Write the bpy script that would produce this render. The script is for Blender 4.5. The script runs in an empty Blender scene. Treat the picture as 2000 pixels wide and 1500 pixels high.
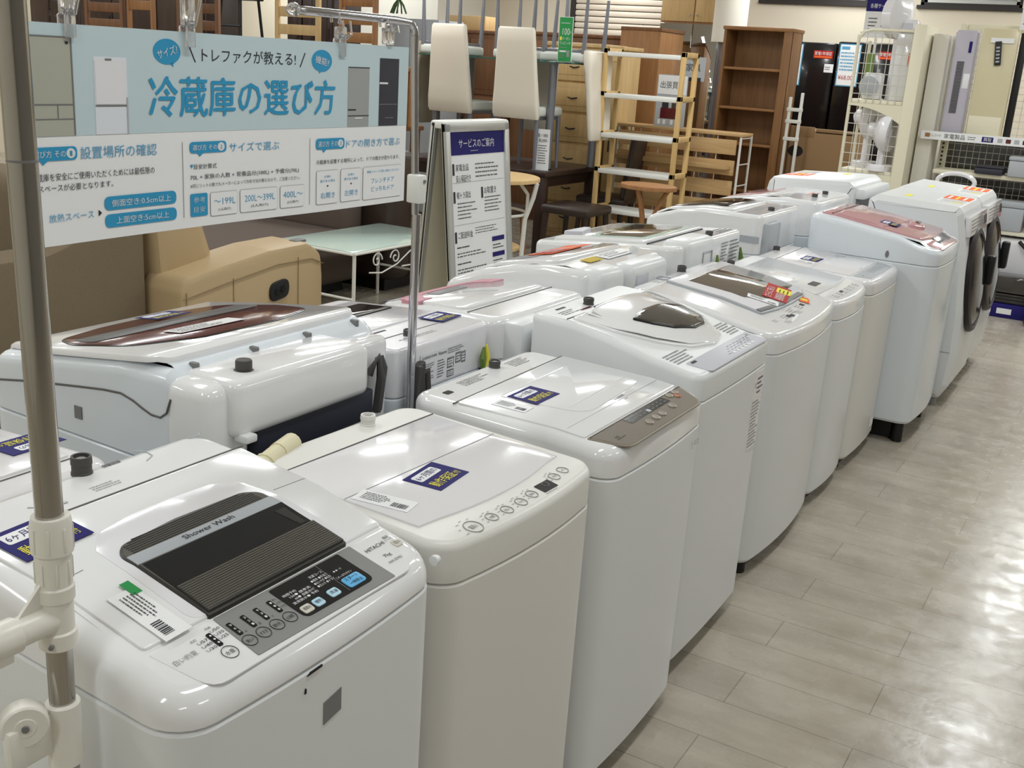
import bpy, bmesh, math, random
from math import sin, cos, pi, radians
from mathutils import Matrix, Vector

scene = bpy.context.scene
COL = scene.collection
random.seed(7)

# ------------------------------------------------------------------ camera, world, lamps, exposure
cam_data = bpy.data.cameras.new('camera')
cam = bpy.data.objects.new('camera', cam_data)
COL.objects.link(cam)
scene.camera = cam
YAW, PITCH, ROLL = radians(29.7), radians(16.8), radians(3.75)
EYE = 1.60
fw = Vector((-sin(YAW) * cos(PITCH), cos(YAW) * cos(PITCH), -sin(PITCH)))
rt = Vector((cos(YAW), sin(YAW), 0))
up = rt.cross(fw)
r2 = rt * cos(ROLL) + up * sin(ROLL)
u2 = up * cos(ROLL) - rt * sin(ROLL)
cm = Matrix((r2, u2, -fw)).transposed().to_4x4()
cm.translation = (0, 0, EYE)
cam.matrix_world = cm
cam_data.sensor_width = 36.0
cam_data.lens = 36.0 * 2110 / 2000
cam_data.clip_start = 0.02
cam_data.clip_end = 100

world = bpy.data.worlds.new('world')
scene.world = world
world.use_nodes = True
bg = world.node_tree.nodes['Background']
bg.inputs[0].default_value = (0.80, 0.86, 0.95, 1)
bg.inputs[1].default_value = 0.10

CEIL = 3.0
def lamp_light(name, x, y, sx, sy, power, colour=(0.945, 0.985, 1.0)):
    l = bpy.data.lights.new(name, 'AREA')
    l.shape = 'RECTANGLE'
    l.size, l.size_y = sx, sy
    l.energy = power
    l.color = colour
    o = bpy.data.objects.new(name, l)
    o.location = (x, y, CEIL - 0.09)
    COL.objects.link(o)
    return o

LAMPS_AND_FILL = [(x, y) for x in (-10.8, -8.2, -5.6, -3.0, -0.4, 2.2) for y in (-1.2, 1.6, 4.4, 7.2, 10.0, 11.35)]  # the row nearest the back wall is fill, added to brighten that wall
for i, (x, y) in enumerate(LAMPS_AND_FILL):
    lamp_light('ceiling_lamp_and_fill', x, y, 0.22, 1.2, (20 if y > 11 else 31 if y > 6 else 24) if x < -2 else (20 if y > 11 else 32 if y > 6 else 19) if x < 1 else 18)

vs = scene.view_settings
scene.display_settings.display_device = 'sRGB'
vs.view_transform = 'Standard'
vs.look = 'None'
vs.exposure = -0.15
vs.gamma = 1.0
vs.use_curve_mapping = False

# ------------------------------------------------------------------ materials
def lin(c):
    c = c / 255.0
    return c / 12.92 if c <= 0.04045 else ((c + 0.055) / 1.055) ** 2.4
MATS = {}
def mat(name, rgb, rough=0.45, metal=0.0, coat=0.0, trans=0.0, alpha=1.0, emit=0.0, spec=0.5, ior=1.45, bump=0.0, bscale=60.0, var=0.0, vscale=8.0):
    m = bpy.data.materials.new(name)
    m.use_nodes = True
    nt = m.node_tree
    b = nt.nodes['Principled BSDF']
    c = tuple(lin(v) for v in rgb) + (1,)
    b.inputs['Base Color'].default_value = c
    b.inputs['Roughness'].default_value = rough
    b.inputs['Metallic'].default_value = metal
    b.inputs['Coat Weight'].default_value = coat
    b.inputs['Coat Roughness'].default_value = 0.05
    b.inputs['Transmission Weight'].default_value = trans
    b.inputs['Alpha'].default_value = alpha
    b.inputs['Specular IOR Level'].default_value = spec
    b.inputs['IOR'].default_value = ior
    if emit:
        b.inputs['Emission Color'].default_value = c
        b.inputs['Emission Strength'].default_value = emit
    if bump or var:
        tc = nt.nodes.new('ShaderNodeTexCoord')
        if var:
            n = nt.nodes.new('ShaderNodeTexNoise')
            n.inputs['Scale'].default_value = vscale
            n.inputs['Detail'].default_value = 6
            nt.links.new(tc.outputs['Object'], n.inputs['Vector'])
            mx = nt.nodes.new('ShaderNodeMix')
            mx.data_type = 'RGBA'
            mx.inputs[6].default_value = tuple(v * (1 - var) for v in c[:3]) + (1,)
            mx.inputs[7].default_value = tuple(min(1, v * (1 + var)) for v in c[:3]) + (1,)
            nt.links.new(n.outputs['Fac'], mx.inputs[0])
            nt.links.new(mx.outputs[2], b.inputs['Base Color'])
        if bump:
            n2 = nt.nodes.new('ShaderNodeTexNoise')
            n2.inputs['Scale'].default_value = bscale
            n2.inputs['Detail'].default_value = 4
            nt.links.new(tc.outputs['Object'], n2.inputs['Vector'])
            bp = nt.nodes.new('ShaderNodeBump')
            bp.inputs['Strength'].default_value = bump
            bp.inputs['Distance'].default_value = 0.01
            nt.links.new(n2.outputs['Fac'], bp.inputs['Height'])
            nt.links.new(bp.outputs['Normal'], b.inputs['Normal'])
    MATS[name] = m
    return m
def wood(name, rgb, dark, rough=0.5, scale=6.0, axis=2):
    m = mat(name, rgb, rough)
    nt = m.node_tree
    b = nt.nodes['Principled BSDF']
    tc = nt.nodes.new('ShaderNodeTexCoord')
    mp = nt.nodes.new('ShaderNodeMapping')
    sc = [scale * 6] * 3
    sc[axis] = scale * 0.5
    mp.inputs['Scale'].default_value = sc
    n = nt.nodes.new('ShaderNodeTexNoise')
    n.inputs['Scale'].default_value = 1.0
    n.inputs['Detail'].default_value = 5
    n.inputs['Distortion'].default_value = 0.6
    cr = nt.nodes.new('ShaderNodeValToRGB')
    cr.color_ramp.elements[0].position = 0.3
    cr.color_ramp.elements[0].color = tuple(lin(v) for v in dark) + (1,)
    cr.color_ramp.elements[1].position = 0.7
    cr.color_ramp.elements[1].color = tuple(lin(v) for v in rgb) + (1,)
    nt.links.new(tc.outputs['Object'], mp.inputs['Vector'])
    nt.links.new(mp.outputs['Vector'], n.inputs['Vector'])
    nt.links.new(n.outputs['Fac'], cr.inputs['Fac'])
    nt.links.new(cr.outputs['Color'], b.inputs['Base Color'])
    return m

mat('white_body', (228, 230, 230), 0.32)
mat('white_gloss', (236, 236, 236), 0.12, coat=0.5)
mat('white_lid', (232, 231, 234), 0.16, coat=0.3)
mat('ivory_body', (225, 223, 217), 0.34)
mat('ivory_lid', (229, 227, 228), 0.14, coat=0.3)
mat('cool_body', (222, 228, 233), 0.25, coat=0.2)
mat('lilac', (200, 200, 208), 0.35)
mat('grey_panel', (138, 138, 136), 0.4)
mat('light_grey', (176, 180, 184), 0.35)
mat('mid_grey', (120, 120, 120), 0.4)
mat('black_gloss', (26, 27, 29), 0.18)
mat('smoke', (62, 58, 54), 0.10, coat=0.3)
mat('smoke_rib', (92, 88, 80), 0.3)
mat('smoke_dark', (50, 48, 45), 0.35)
mat('brown_glass', (104, 94, 82), 0.06, coat=0.6)
mat('taupe', (116, 107, 94), 0.45, spec=0.3)
mat('taupe_rim', (140, 131, 117), 0.4)
mat('black', (20, 20, 22), 0.5)
mat('navy_base', (34, 36, 50), 0.5)
mat('seam', (110, 112, 114), 0.6)
mat('groove', (96, 92, 90), 0.6)
mat('print', (70, 70, 72), 0.6)
mat('print_soft', (150, 150, 150), 0.6)
mat('print_white', (225, 225, 225), 0.6)
mat('navy', (38, 33, 104), 0.6, spec=0.2)
mat('yellow', (236, 226, 80), 0.6, spec=0.2)
mat('mustard', (196, 172, 60), 0.6, spec=0.2)
mat('orange', (232, 110, 58), 0.6, spec=0.2)
mat('red', (176, 42, 36), 0.5, spec=0.2)
mat('red_dark', (92, 26, 30), 0.15, coat=0.3)
mat('paper', (238, 238, 238), 0.6)
mat('blue_btn', (104, 184, 234), 0.3)
mat('pale_btn', (188, 224, 240), 0.3)
mat('beige_btn', (214, 210, 198), 0.3)
mat('green', (40, 150, 78), 0.4)
mat('rubber', (74, 72, 70), 0.55)
mat('cream_hose', (222, 214, 180), 0.45)
mat('pink', (200, 140, 152), 0.45)
mat('pink_glass', (196, 150, 152), 0.12, coat=0.4)
mat('dark_glass', (26, 23, 24), 0.08, spec=0.35)
mat('door_ring', (42, 35, 37), 0.4, spec=0.3)
mat('steel', (172, 169, 162), 0.13, metal=1.0)
mat('chrome', (196, 196, 200), 0.08, metal=1.0)
mat('joint', (232, 229, 218), 0.32)
mat('clear', (240, 240, 240), 0.08, trans=0.85, ior=1.3)
mat('film', (244, 246, 248), 0.06, alpha=0.10)
mat('sky_blue', (196, 213, 218), 0.6, spec=0.2)
mat('teal', (46, 150, 194), 0.5)
mat('teal_soft', (88, 160, 198), 0.5)
mat('fridge_champ', (176, 176, 162), 0.5)
mat('fridge_silver', (160, 162, 160), 0.5)
mat('fridge_black', (52, 52, 62), 0.5)
mat('fridge_white', (224, 228, 234), 0.5)
mat('ink', (38, 38, 44), 0.6)
mat('alu', (190, 190, 186), 0.3, metal=0.6)
mat('white_metal', (226, 226, 220), 0.35)
mat('grey_metal', (134, 136, 144), 0.3, metal=0.5)
mat('cream_wall', (226, 216, 196), 0.8, bump=0.05)
mat('far_shelves', (150, 146, 140), 0.8)
mat('white_wall', (224, 220, 208), 0.8, bump=0.05)
mat('ceiling_white', (230, 228, 222), 0.8)
mat('cream_metal', (228, 222, 198), 0.4)
mat('sofa_brown', (118, 104, 82), 0.9, bump=0.35, bscale=420, var=0.14, vscale=130)
mat('leather_beige', (184, 160, 122), 0.42, bump=0.06, bscale=240)
mat('stitch', (140, 116, 82), 0.7)
mat('leather_dark', (56, 44, 38), 0.4, bump=0.08, bscale=200)
mat('fabric_taupe', (92, 80, 72), 0.85)
mat('leather_cream', (232, 224, 208), 0.42, bump=0.03, bscale=120)
mat('leather_ecru', (214, 216, 208), 0.42)
mat('quilt', (176, 168, 150), 0.7)
mat('glass_top', (196, 214, 204), 0.05, coat=0.3)
mat('glass_edge', (70, 120, 104), 0.1, trans=0.5)
mat('mirror', (210, 212, 212), 0.02, metal=1.0)
mat('card', (148, 118, 84), 0.8)
mat('black_fridge', (22, 20, 22), 0.15, coat=0.2)
mat('salmon', (232, 120, 104), 0.5)
mat('plant', (70, 100, 60), 0.7)
mat('tag_green', (112, 136, 66), 0.4)
mat('wire', (206, 204, 196), 0.35)
mat('tower', (188, 184, 196), 0.3)
mat('beige_panel', (214, 204, 170), 0.25)
mat('pane', (166, 172, 170), 0.08)
mat('lamp_glow', (255, 250, 240), 0.5, emit=4.0)
mat('day', (206, 222, 230), 0.5, emit=0.9)
mat('dark_frame', (48, 44, 42), 0.5)
mat('shutter', (222, 210, 192), 0.6)
wood('w_oak', (142, 102, 62), (124, 86, 50))
wood('w_oak_h', (158, 114, 70), (140, 98, 58), axis=0)
wood('w_light', (214, 184, 132), (200, 166, 114))
wood('w_lighth', (206, 172, 122), (190, 154, 106), axis=0)
wood('w_brown', (132, 92, 60), (112, 76, 50))
wood('w_mid', (168, 120, 74), (148, 102, 62))
wood('w_dark', (60, 42, 34), (46, 32, 28), 0.35)
wood('w_panel', (170, 124, 78), (150, 106, 64))
wood('w_pine', (222, 190, 132), (206, 170, 112))
wood('w_olive', (112, 90, 62), (94, 74, 50))

def floor_material():
    m = bpy.data.materials.new('vinyl_plank_floor')
    m.use_nodes = True
    nt = m.node_tree
    b = nt.nodes['Principled BSDF']
    tc = nt.nodes.new('ShaderNodeTexCoord')
    br = nt.nodes.new('ShaderNodeTexBrick')
    br.inputs['Scale'].default_value = 1.0
    br.inputs['Brick Width'].default_value = 0.92
    br.inputs['Row Height'].default_value = 0.178
    br.inputs['Mortar Size'].default_value = 0.0012
    br.inputs['Mortar Smooth'].default_value = 0.1
    br.offset = 0.37
    br.inputs['Color1'].default_value = tuple(lin(v) for v in (188, 179, 164)) + (1,)
    br.inputs['Color2'].default_value = tuple(lin(v) for v in (181, 173, 159)) + (1,)
    br.inputs['Mortar'].default_value = tuple(lin(v) for v in (132, 122, 110)) + (1,)
    mp = nt.nodes.new('ShaderNodeMapping')
    mp.inputs['Location'].default_value = (0.37, 0.005, 0)
    nt.links.new(tc.outputs['Object'], mp.inputs['Vector'])
    nt.links.new(mp.outputs['Vector'], br.inputs['Vector'])
    n = nt.nodes.new('ShaderNodeTexNoise')
    n.inputs['Scale'].default_value = 2.2
    n.inputs['Detail'].default_value = 9
    n.inputs['Roughness'].default_value = 0.65
    st = nt.nodes.new('ShaderNodeMapping')
    st.inputs['Scale'].default_value = (1.0, 3.2, 1.0)
    nt.links.new(tc.outputs['Object'], st.inputs['Vector'])
    nt.links.new(st.outputs['Vector'], n.inputs['Vector'])
    cr = nt.nodes.new('ShaderNodeValToRGB')
    cr.color_ramp.elements[0].position = 0.34
    cr.color_ramp.elements[0].color = (0.72, 0.70, 0.67, 1)
    cr.color_ramp.elements[1].position = 0.62
    cr.color_ramp.elements[1].color = (1, 1, 1, 1)
    nt.links.new(n.outputs['Fac'], cr.inputs['Fac'])
    mx = nt.nodes.new('ShaderNodeMix')
    mx.data_type = 'RGBA'
    mx.blend_type = 'MULTIPLY'
    mx.inputs[0].default_value = 0.85
    nt.links.new(br.outputs['Color'], mx.inputs[6])
    nt.links.new(cr.outputs['Color'], mx.inputs[7])
    nt.links.new(mx.outputs[2], b.inputs['Base Color'])
    n3 = nt.nodes.new('ShaderNodeTexNoise')
    n3.inputs['Scale'].default_value = 14
    n3.inputs['Detail'].default_value = 6
    nt.links.new(tc.outputs['Object'], n3.inputs['Vector'])
    mr = nt.nodes.new('ShaderNodeMapRange')
    mr.inputs['From Min'].default_value = 0.3
    mr.inputs['From Max'].default_value = 0.7
    mr.inputs['To Min'].default_value = 0.16
    mr.inputs['To Max'].default_value = 0.34
    nt.links.new(n3.outputs['Fac'], mr.inputs['Value'])
    nt.links.new(mr.outputs['Result'], b.inputs['Roughness'])
    bp = nt.nodes.new('ShaderNodeBump')
    bp.inputs['Strength'].default_value = 0.25
    bp.inputs['Distance'].default_value = 0.004
    nt.links.new(n3.outputs['Fac'], bp.inputs['Height'])
    nt.links.new(bp.outputs['Normal'], b.inputs['Normal'])
    MATS['floor'] = m
floor_material()

# ------------------------------------------------------------------ mesh builder
TEXT = {}
def text_mesh(s):
    """vertices and faces of a line of lettering, scaled into the unit box"""
    if s in TEXT:
        return TEXT[s]
    c = bpy.data.curves.new('lettering', 'FONT')
    c.body = s
    c.resolution_u = 2
    o = bpy.data.objects.new('lettering', c)
    COL.objects.link(o)
    dg = bpy.context.evaluated_depsgraph_get()
    m = bpy.data.meshes.new_from_object(o.evaluated_get(dg))
    vsx = [v.co.copy() for v in m.vertices]
    fs = [tuple(p.vertices) for p in m.polygons]
    x0, x1 = min(v.x for v in vsx), max(v.x for v in vsx)
    y0, y1 = min(v.y for v in vsx), max(v.y for v in vsx)
    out = ([((v.x - x0) / (x1 - x0), (v.y - y0) / max(1e-6, y1 - y0)) for v in vsx], fs)
    bpy.data.objects.remove(o)
    bpy.data.meshes.remove(m)
    bpy.data.curves.remove(c)
    TEXT[s] = out
    return out

def rpoly(pts, r, n=4):
    """round the corners of a polygon; r is one radius or one per corner"""
    out = []
    N = len(pts)
    for i, p in enumerate(pts):
        rr = r[i] if isinstance(r, (list, tuple)) else r
        p = Vector(p)
        if rr <= 1e-6:
            out.append((p.x, p.y))
            continue
        a = (Vector(pts[i - 1]) - p)
        b = (Vector(pts[(i + 1) % N]) - p)
        la, lb = a.length, b.length
        a.normalize(); b.normalize()
        ang = a.angle(b)
        t = min(rr / math.tan(ang / 2), la * 0.49, lb * 0.49)
        p0, p1 = p + a * t, p + b * t
        for k in range(n + 1):
            s = k / n
            q = p0 * (1 - s) ** 2 + p * (2 * s * (1 - s)) + p1 * s ** 2
            out.append((q.x, q.y))
    return out
def rect(u0, u1, v0, v1, r=0.0, n=4):
    return rpoly([(u0, v0), (u1, v0), (u1, v1), (u0, v1)], r, n)
def oval(cx, cy, rx, ry, n=24):
    return [(cx + rx * cos(2 * pi * k / n), cy + ry * sin(2 * pi * k / n)) for k in range(n)]
def area(p):
    return sum(p[i - 1][0] * p[i][1] - p[i][0] * p[i - 1][1] for i in range(len(p))) / 2
def inset(p, d):
    out = []
    N = len(p)
    sgn = 1 if area(p) > 0 else -1
    for i in range(N):
        a, b, c = Vector(p[i - 1]), Vector(p[i]), Vector(p[(i + 1) % N])
        e1, e2 = (b - a), (c - b)
        if e1.length < 1e-7: e1 = e2
        if e2.length < 1e-7: e2 = e1
        e1.normalize(); e2.normalize()
        n1, n2 = Vector((-e1.y, e1.x)) * sgn, Vector((-e2.y, e2.x)) * sgn
        n = n1 + n2
        if n.length < 1e-6: n = n1
        n.normalize()
        k = min(2.0, 1 / max(0.35, n.dot(n1)))
        out.append((b.x + n.x * d * k, b.y + n.y * d * k))
    return out

class G:
    def __init__(self, M=None):
        self.bm = bmesh.new()
        self.mats = []
        self.M = M or Matrix.Identity(4)
    def mi(self, name):
        if name not in self.mats:
            self.mats.append(name)
        return self.mats.index(name)
    def add(self, vs, fs, m, smooth=True, f=None, M=None):
        MM = self.M @ M if M is not None else self.M
        k = self.mi(m)
        bv = []
        for v in vs:
            v = f(v) if f else v
            bv.append(self.bm.verts.new(MM @ Vector(v)))
        for q in fs:
            try:
                fc = self.bm.faces.new([bv[i] for i in q])
                fc.material_index = k
                fc.smooth = smooth
            except ValueError:
                pass
        return self
    def box(self, x0, x1, y0, y1, z0, z1, m, b=0.0, M=None, seg=2):
        if b <= 0:
            vs = [(x, y, z) for z in (z0, z1) for y in (y0, y1) for x in (x0, x1)]
            fs = [(0, 2, 3, 1), (4, 5, 7, 6), (0, 1, 5, 4), (2, 6, 7, 3), (0, 4, 6, 2), (1, 3, 7, 5)]
            return self.add(vs, fs, m, False, M=M)
        t = bmesh.new()
        bmesh.ops.create_cube(t, size=1)
        for v in t.verts:
            v.co = Vector(((x0 + x1) / 2 + v.co.x * (x1 - x0), (y0 + y1) / 2 + v.co.y * (y1 - y0), (z0 + z1) / 2 + v.co.z * (z1 - z0)))
        bb = min(b, 0.49 * min(abs(x1 - x0), abs(y1 - y0), abs(z1 - z0)))
        bmesh.ops.bevel(t, geom=t.edges[:], offset=bb, segments=seg, profile=0.5, affect='EDGES')
        t.verts.index_update()
        self.add([v.co.copy() for v in t.verts], [[v.index for v in fc.verts] for fc in t.faces], m, True, M=M)
        t.free()
        return self
    def cyl(self, p0, p1, r, m, r1=None, n=14, caps=True):
        p0, p1 = Vector(p0), Vector(p1)
        r1 = r if r1 is None else r1
        d = (p1 - p0).normalized()
        a = d.orthogonal().normalized()
        b = d.cross(a)
        vs = []
        for p, rr in ((p0, r), (p1, r1)):
            vs += [p + (a * cos(2 * pi * k / n) + b * sin(2 * pi * k / n)) * rr for k in range(n)]
        fs = [(k, (k + 1) % n, n + (k + 1) % n, n + k) for k in range(n)]
        if caps:
            fs += [tuple(range(n - 1, -1, -1)), tuple(range(n, 2 * n))]
        return self.add(vs, fs, m)
    def tube(self, pts, r, m, n=8, closed=False):
        pts = [Vector(p) for p in pts]
        N = len(pts)
        vs, fs = [], []
        prev = None
        for i, p in enumerate(pts):
            if closed:
                t = pts[(i + 1) % N] - pts[i - 1]
            else:
                t = pts[min(i + 1, N - 1)] - pts[max(i - 1, 0)]
            t.normalize()
            if prev is None:
                a = t.orthogonal().normalized()
            else:
                a = (prev - t * prev.dot(t))
                a = a.normalized() if a.length > 1e-5 else t.orthogonal().normalized()
            prev = a
            b = t.cross(a)
            rr = r[i] if isinstance(r, (list, tuple)) else r
            vs += [p + (a * cos(2 * pi * k / n) + b * sin(2 * pi * k / n)) * rr for k in range(n)]
        for i in range(N if closed else N - 1):
            j = (i + 1) % N
            fs += [(i * n + k, i * n + (k + 1) % n, j * n + (k + 1) % n, j * n + k) for k in range(n)]
        if not closed:
            fs += [tuple(range(n - 1, -1, -1)), tuple(range((N - 1) * n, N * n))]
        return self.add(vs, fs, m)
    def lathe(self, prof, m, c=(0, 0, 0), axis=(0, 0, 1), n=20):
        d = Vector(axis).normalized()
        a = d.orthogonal().normalized()
        b = d.cross(a)
        c = Vector(c)
        vs, fs = [], []
        for r, z in prof:
            vs += [c + d * z + (a * cos(2 * pi * k / n) + b * sin(2 * pi * k / n)) * max(r, 1e-5) for k in range(n)]
        for i in range(len(prof) - 1):
            fs += [(i * n + k, i * n + (k + 1) % n, (i + 1) * n + (k + 1) % n, (i + 1) * n + k) for k in range(n)]
        fs += [tuple(range(n - 1, -1, -1)), tuple(range((len(prof) - 1) * n, len(prof) * n))]
        return self.add(vs, fs, m)
    def rings(self, rings, m, bottom=True, top=True, closed=True, smooth=True):
        n = len(rings[0])
        vs = [v for r in rings for v in r]
        fs = []
        for i in range(len(rings) - 1):
            for k in range(n if closed else n - 1):
                fs.append((i * n + k, i * n + (k + 1) % n, (i + 1) * n + (k + 1) % n, (i + 1) * n + k))
        if bottom: fs.append(tuple(range(n - 1, -1, -1)))
        if top: fs.append(tuple(range((len(rings) - 1) * n, len(rings) * n)))
        return self.add(vs, fs, m, smooth)
    def prism(self, poly, h0, h1, m, ch=0.0, f=None, cuts=(), both=False, M=None, smooth=True, cuts2=()):
        """extrude a polygon from h0 to h1; ch chamfers the top (and with both the bottom); cuts slices it along x so f may bend it"""
        if area(poly) < 0:
            poly = poly[::-1]
        n = len(poly)
        rings = []
        if both and ch:
            rings += [[(x, y, h0) for x, y in inset(poly, ch)], [(x, y, h0 + ch) for x, y in poly]]
        else:
            rings += [[(x, y, h0) for x, y in poly]]
        if ch:
            rings += [[(x, y, h1 - ch) for x, y in poly]]
            rings += [[(x, y, h1 - ch * 0.3) for x, y in inset(poly, ch * 0.3)]]
            rings += [[(x, y, h1) for x, y in inset(poly, ch)]]
        else:
            rings += [[(x, y, h1) for x, y in poly]]
        t = bmesh.new()
        bv = [[t.verts.new(v) for v in r] for r in rings]
        for i in range(len(bv) - 1):
            for k in range(n):
                t.faces.new((bv[i][k], bv[i][(k + 1) % n], bv[i + 1][(k + 1) % n], bv[i + 1][k]))
        t.faces.new(bv[-1])
        t.faces.new(bv[0][::-1])
        for c in cuts:
            bmesh.ops.bisect_plane(t, geom=t.verts[:] + t.edges[:] + t.faces[:], plane_co=(c, 0, 0), plane_no=(1, 0, 0), dist=1e-6)
        for c in cuts2:
            bmesh.ops.bisect_plane(t, geom=t.verts[:] + t.edges[:] + t.faces[:], plane_co=(0, c, 0), plane_no=(0, 1, 0), dist=1e-6)
        t.verts.index_update()
        self.add([tuple(v.co) for v in t.verts], [[v.index for v in fc.verts] for fc in t.faces], m, smooth, f, M)
        t.free()
        return self
    def text(self, s, x0, x1, y0, y1, h, m, f=None, M=None, flip=False):
        vs, fs = text_mesh(s)
        out = []
        for x, y in vs:
            if flip: x = 1 - x
            out.append((x0 + (x1 - x0) * x, y0 + (y1 - y0) * y, h))
        if flip: fs = [q[::-1] for q in fs]
        return self.add(out, fs, m, False, f, M)
    def quad(self, poly, h, m, f=None, M=None):
        if area(poly) < 0:
            poly = poly[::-1]
        return self.add([(x, y, h) for x, y in poly], [tuple(range(len(poly)))], m, False, f, M)
    def micro(self, x0, x1, y0, y1, rows, h, m, f=None, M=None, fill=0.34, seed=1):
        """rows of short dashes: print too small to read"""
        rnd = random.Random(seed)
        ph = (y1 - y0) / rows
        for r in range(rows):
            yy = y1 - (r + 0.5) * ph
            x = x0
            lim = x0 + (x1 - x0) * rnd.uniform(0.65, 1.0)
            while x < lim:
                l = (x1 - x0) * rnd.uniform(0.03, 0.10)
                self.add([(x, yy - ph * fill / 2, h), (min(x + l, lim), yy - ph * fill / 2, h), (min(x + l, lim), yy + ph * fill / 2, h), (x, yy + ph * fill / 2, h)], [(0, 1, 2, 3)], m, False, f, M)
                x += l + (x1 - x0) * rnd.uniform(0.012, 0.03)
        return self
    def build(self, name, parent=None, angle=35, label=None):
        me = bpy.data.meshes.new(name)
        bmesh.ops.remove_doubles(self.bm, verts=self.bm.verts[:], dist=1e-6) if len(self.bm.verts) < 4000 else None
        bmesh.ops.recalc_face_normals(self.bm, faces=self.bm.faces[:])
        self.bm.to_mesh(me)
        self.bm.free()
        for k in self.mats:
            me.materials.append(MATS[k])
        me.set_sharp_from_angle(angle=radians(angle))
        o = bpy.data.objects.new(name, me)
        COL.objects.link(o)
        if parent is not None:
            o.parent = parent
        if label: o['label'] = label
        return o

def thing(name, label, cat, loc=(0, 0, 0), rz=0.0, group=None):
    o = bpy.data.objects.new(name, None)
    o.empty_display_size = 0.1
    o.location = loc
    o.rotation_euler = (0, 0, radians(rz))
    COL.objects.link(o)
    tag(o, label, cat, group)
    return o
def tag(o, label, cat, group=None):
    o['label'] = label
    o['category'] = cat
    if group: o['group'] = group
    return o
def struct(o):
    o['kind'] = 'structure'
    return o
def copy_tree(o, parent=None):
    c = o.copy()
    COL.objects.link(c)
    if parent is not None: c.parent = parent
    for ch in list(o.children):
        copy_tree(ch, c)
    return c
def plane_frame(origin, xdir, ydir):
    """4x4 frame of a board: x along its lettering, y up it, z out of it"""
    x, y = Vector(xdir).normalized(), Vector(ydir).normalized()
    z = x.cross(y)
    m = Matrix((x, y, z)).transposed().to_4x4()
    m.translation = origin
    return m
# ------------------------------------------------------------------ room shell
XW0, XW1, YW0, YW1 = -13.0, 4.0, -3.0, 12.0
g = G(); g.box(XW0, XW1, YW0, YW1, -.1, 0, 'floor'); struct(g.build('floor'))
g = G(); g.box(XW0, XW1, YW0, YW1, CEIL, CEIL + .1, 'ceiling_white'); struct(g.build('ceiling'))
g = G(); g.box(XW0 - .1, XW0, YW0, YW1, 0, CEIL, 'cream_wall'); struct(g.build('wall_left'))
g = G(); g.box(XW1, XW1 + .1, YW0, YW1, 0, CEIL, 'far_shelves'); struct(g.build('wall_right'))
g = G(); g.box(XW0, XW1, YW0 - .1, YW0, 0, CEIL, 'white_wall'); struct(g.build('wall_front'))
# back wall with two high windows and a glazed opening behind the cabinets
openings = [(-5.45, -4.75, 1.70, 2.10), (-4.05, -2.90, 2.36, 2.86), (-2.40, -1.45, 2.36, 2.86)]
g = G()
xs = [XW0]
for a, b_, z0, z1 in openings: xs += [a, b_]
xs.append(XW1)
for i in range(0, len(xs), 2): g.box(xs[i], xs[i + 1], YW1, YW1 + .15, 0, CEIL, 'cream_wall')
for a, b_, z0, z1 in openings:
    g.box(a, b_, YW1, YW1 + .15, 0, z0, 'cream_wall'); g.box(a, b_, YW1, YW1 + .15, z1, CEIL, 'cream_wall')
struct(g.build('wall_back'))
for i, (a, b_, z0, z1) in enumerate(openings):
    g = G()
    for x0, x1, y0, y1 in ((a, b_, z0, z0 + .03), (a, b_, z1 - .03, z1), (a, a + .03, z0, z1), (b_ - .03, b_, z0, z1)):
        g.box(x0, x1, YW1 + .02, YW1 + .09, y0, y1, 'dark_frame')
    g.box(a - .03, b_ + .03, YW1 - .03, YW1 + .02, z0 - .035, z0, 'dark_frame')
    for x0, x1, y0, y1 in ((a + .03, b_ - .03, z0 + .03, z0 + .06), (a + .03, a + .06, z0, z1), (b_ - .06, b_ - .03, z0, z1)):
        g.box(x0, x1, YW1 + .03, YW1 + .08, y0, y1, 'alu')
    w = struct(g.build('window_%d' % (i + 1)))
    g = G(); g.box(a + .05, b_ - .05, YW1 + .05, YW1 + .056, z0 + .04, z1 - .03, 'pane'); struct(g.build('window_pane', w))
g = G(); g.box(XW0, XW1, YW1 - .012, YW1, 0, .08, 'white_metal'); struct(g.build('baseboard_back'))
# white storage shutter on the back wall
g = G()
for k in range(13):
    g.box(-6.28, -4.75, YW1 - .07, YW1 - .02, 1.78 + .068 * k, 1.84 + .068 * k, 'shutter', .012)
g.box(-6.34, -6.28, YW1 - .08, YW1 - .01, 1.7, 2.75, 'dark_frame'); g.box(-6.28, -4.75, YW1 - .08, YW1 - .01, 1.74, 1.775, 'dark_frame')
tag(g.build('roller_shutter'), 'cream roller shutter of horizontal slats on the rear wall above the brown cabinets', 'shutter')
# column: square white pier and round grey pipe casing
t = thing('steel_column', 'round silver column beside the tall bookcase', 'column', (-3.78, 10.35, 0))
g = G(); g.cyl((0, 0, 0), (0, 0, 1.86), .10, 'grey_metal', n=28); g.build('casing', t)
g = G(); g.cyl((0, 0, 1.86), (0, 0, CEIL), .16, 'white_wall', n=28); g.build('upper_casing', t)
g = G(); g.box(-8.85, -7.6, 11.0, 12.0, 0, CEIL, 'white_wall'); struct(g.build('wall_left_pier'))
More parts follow.
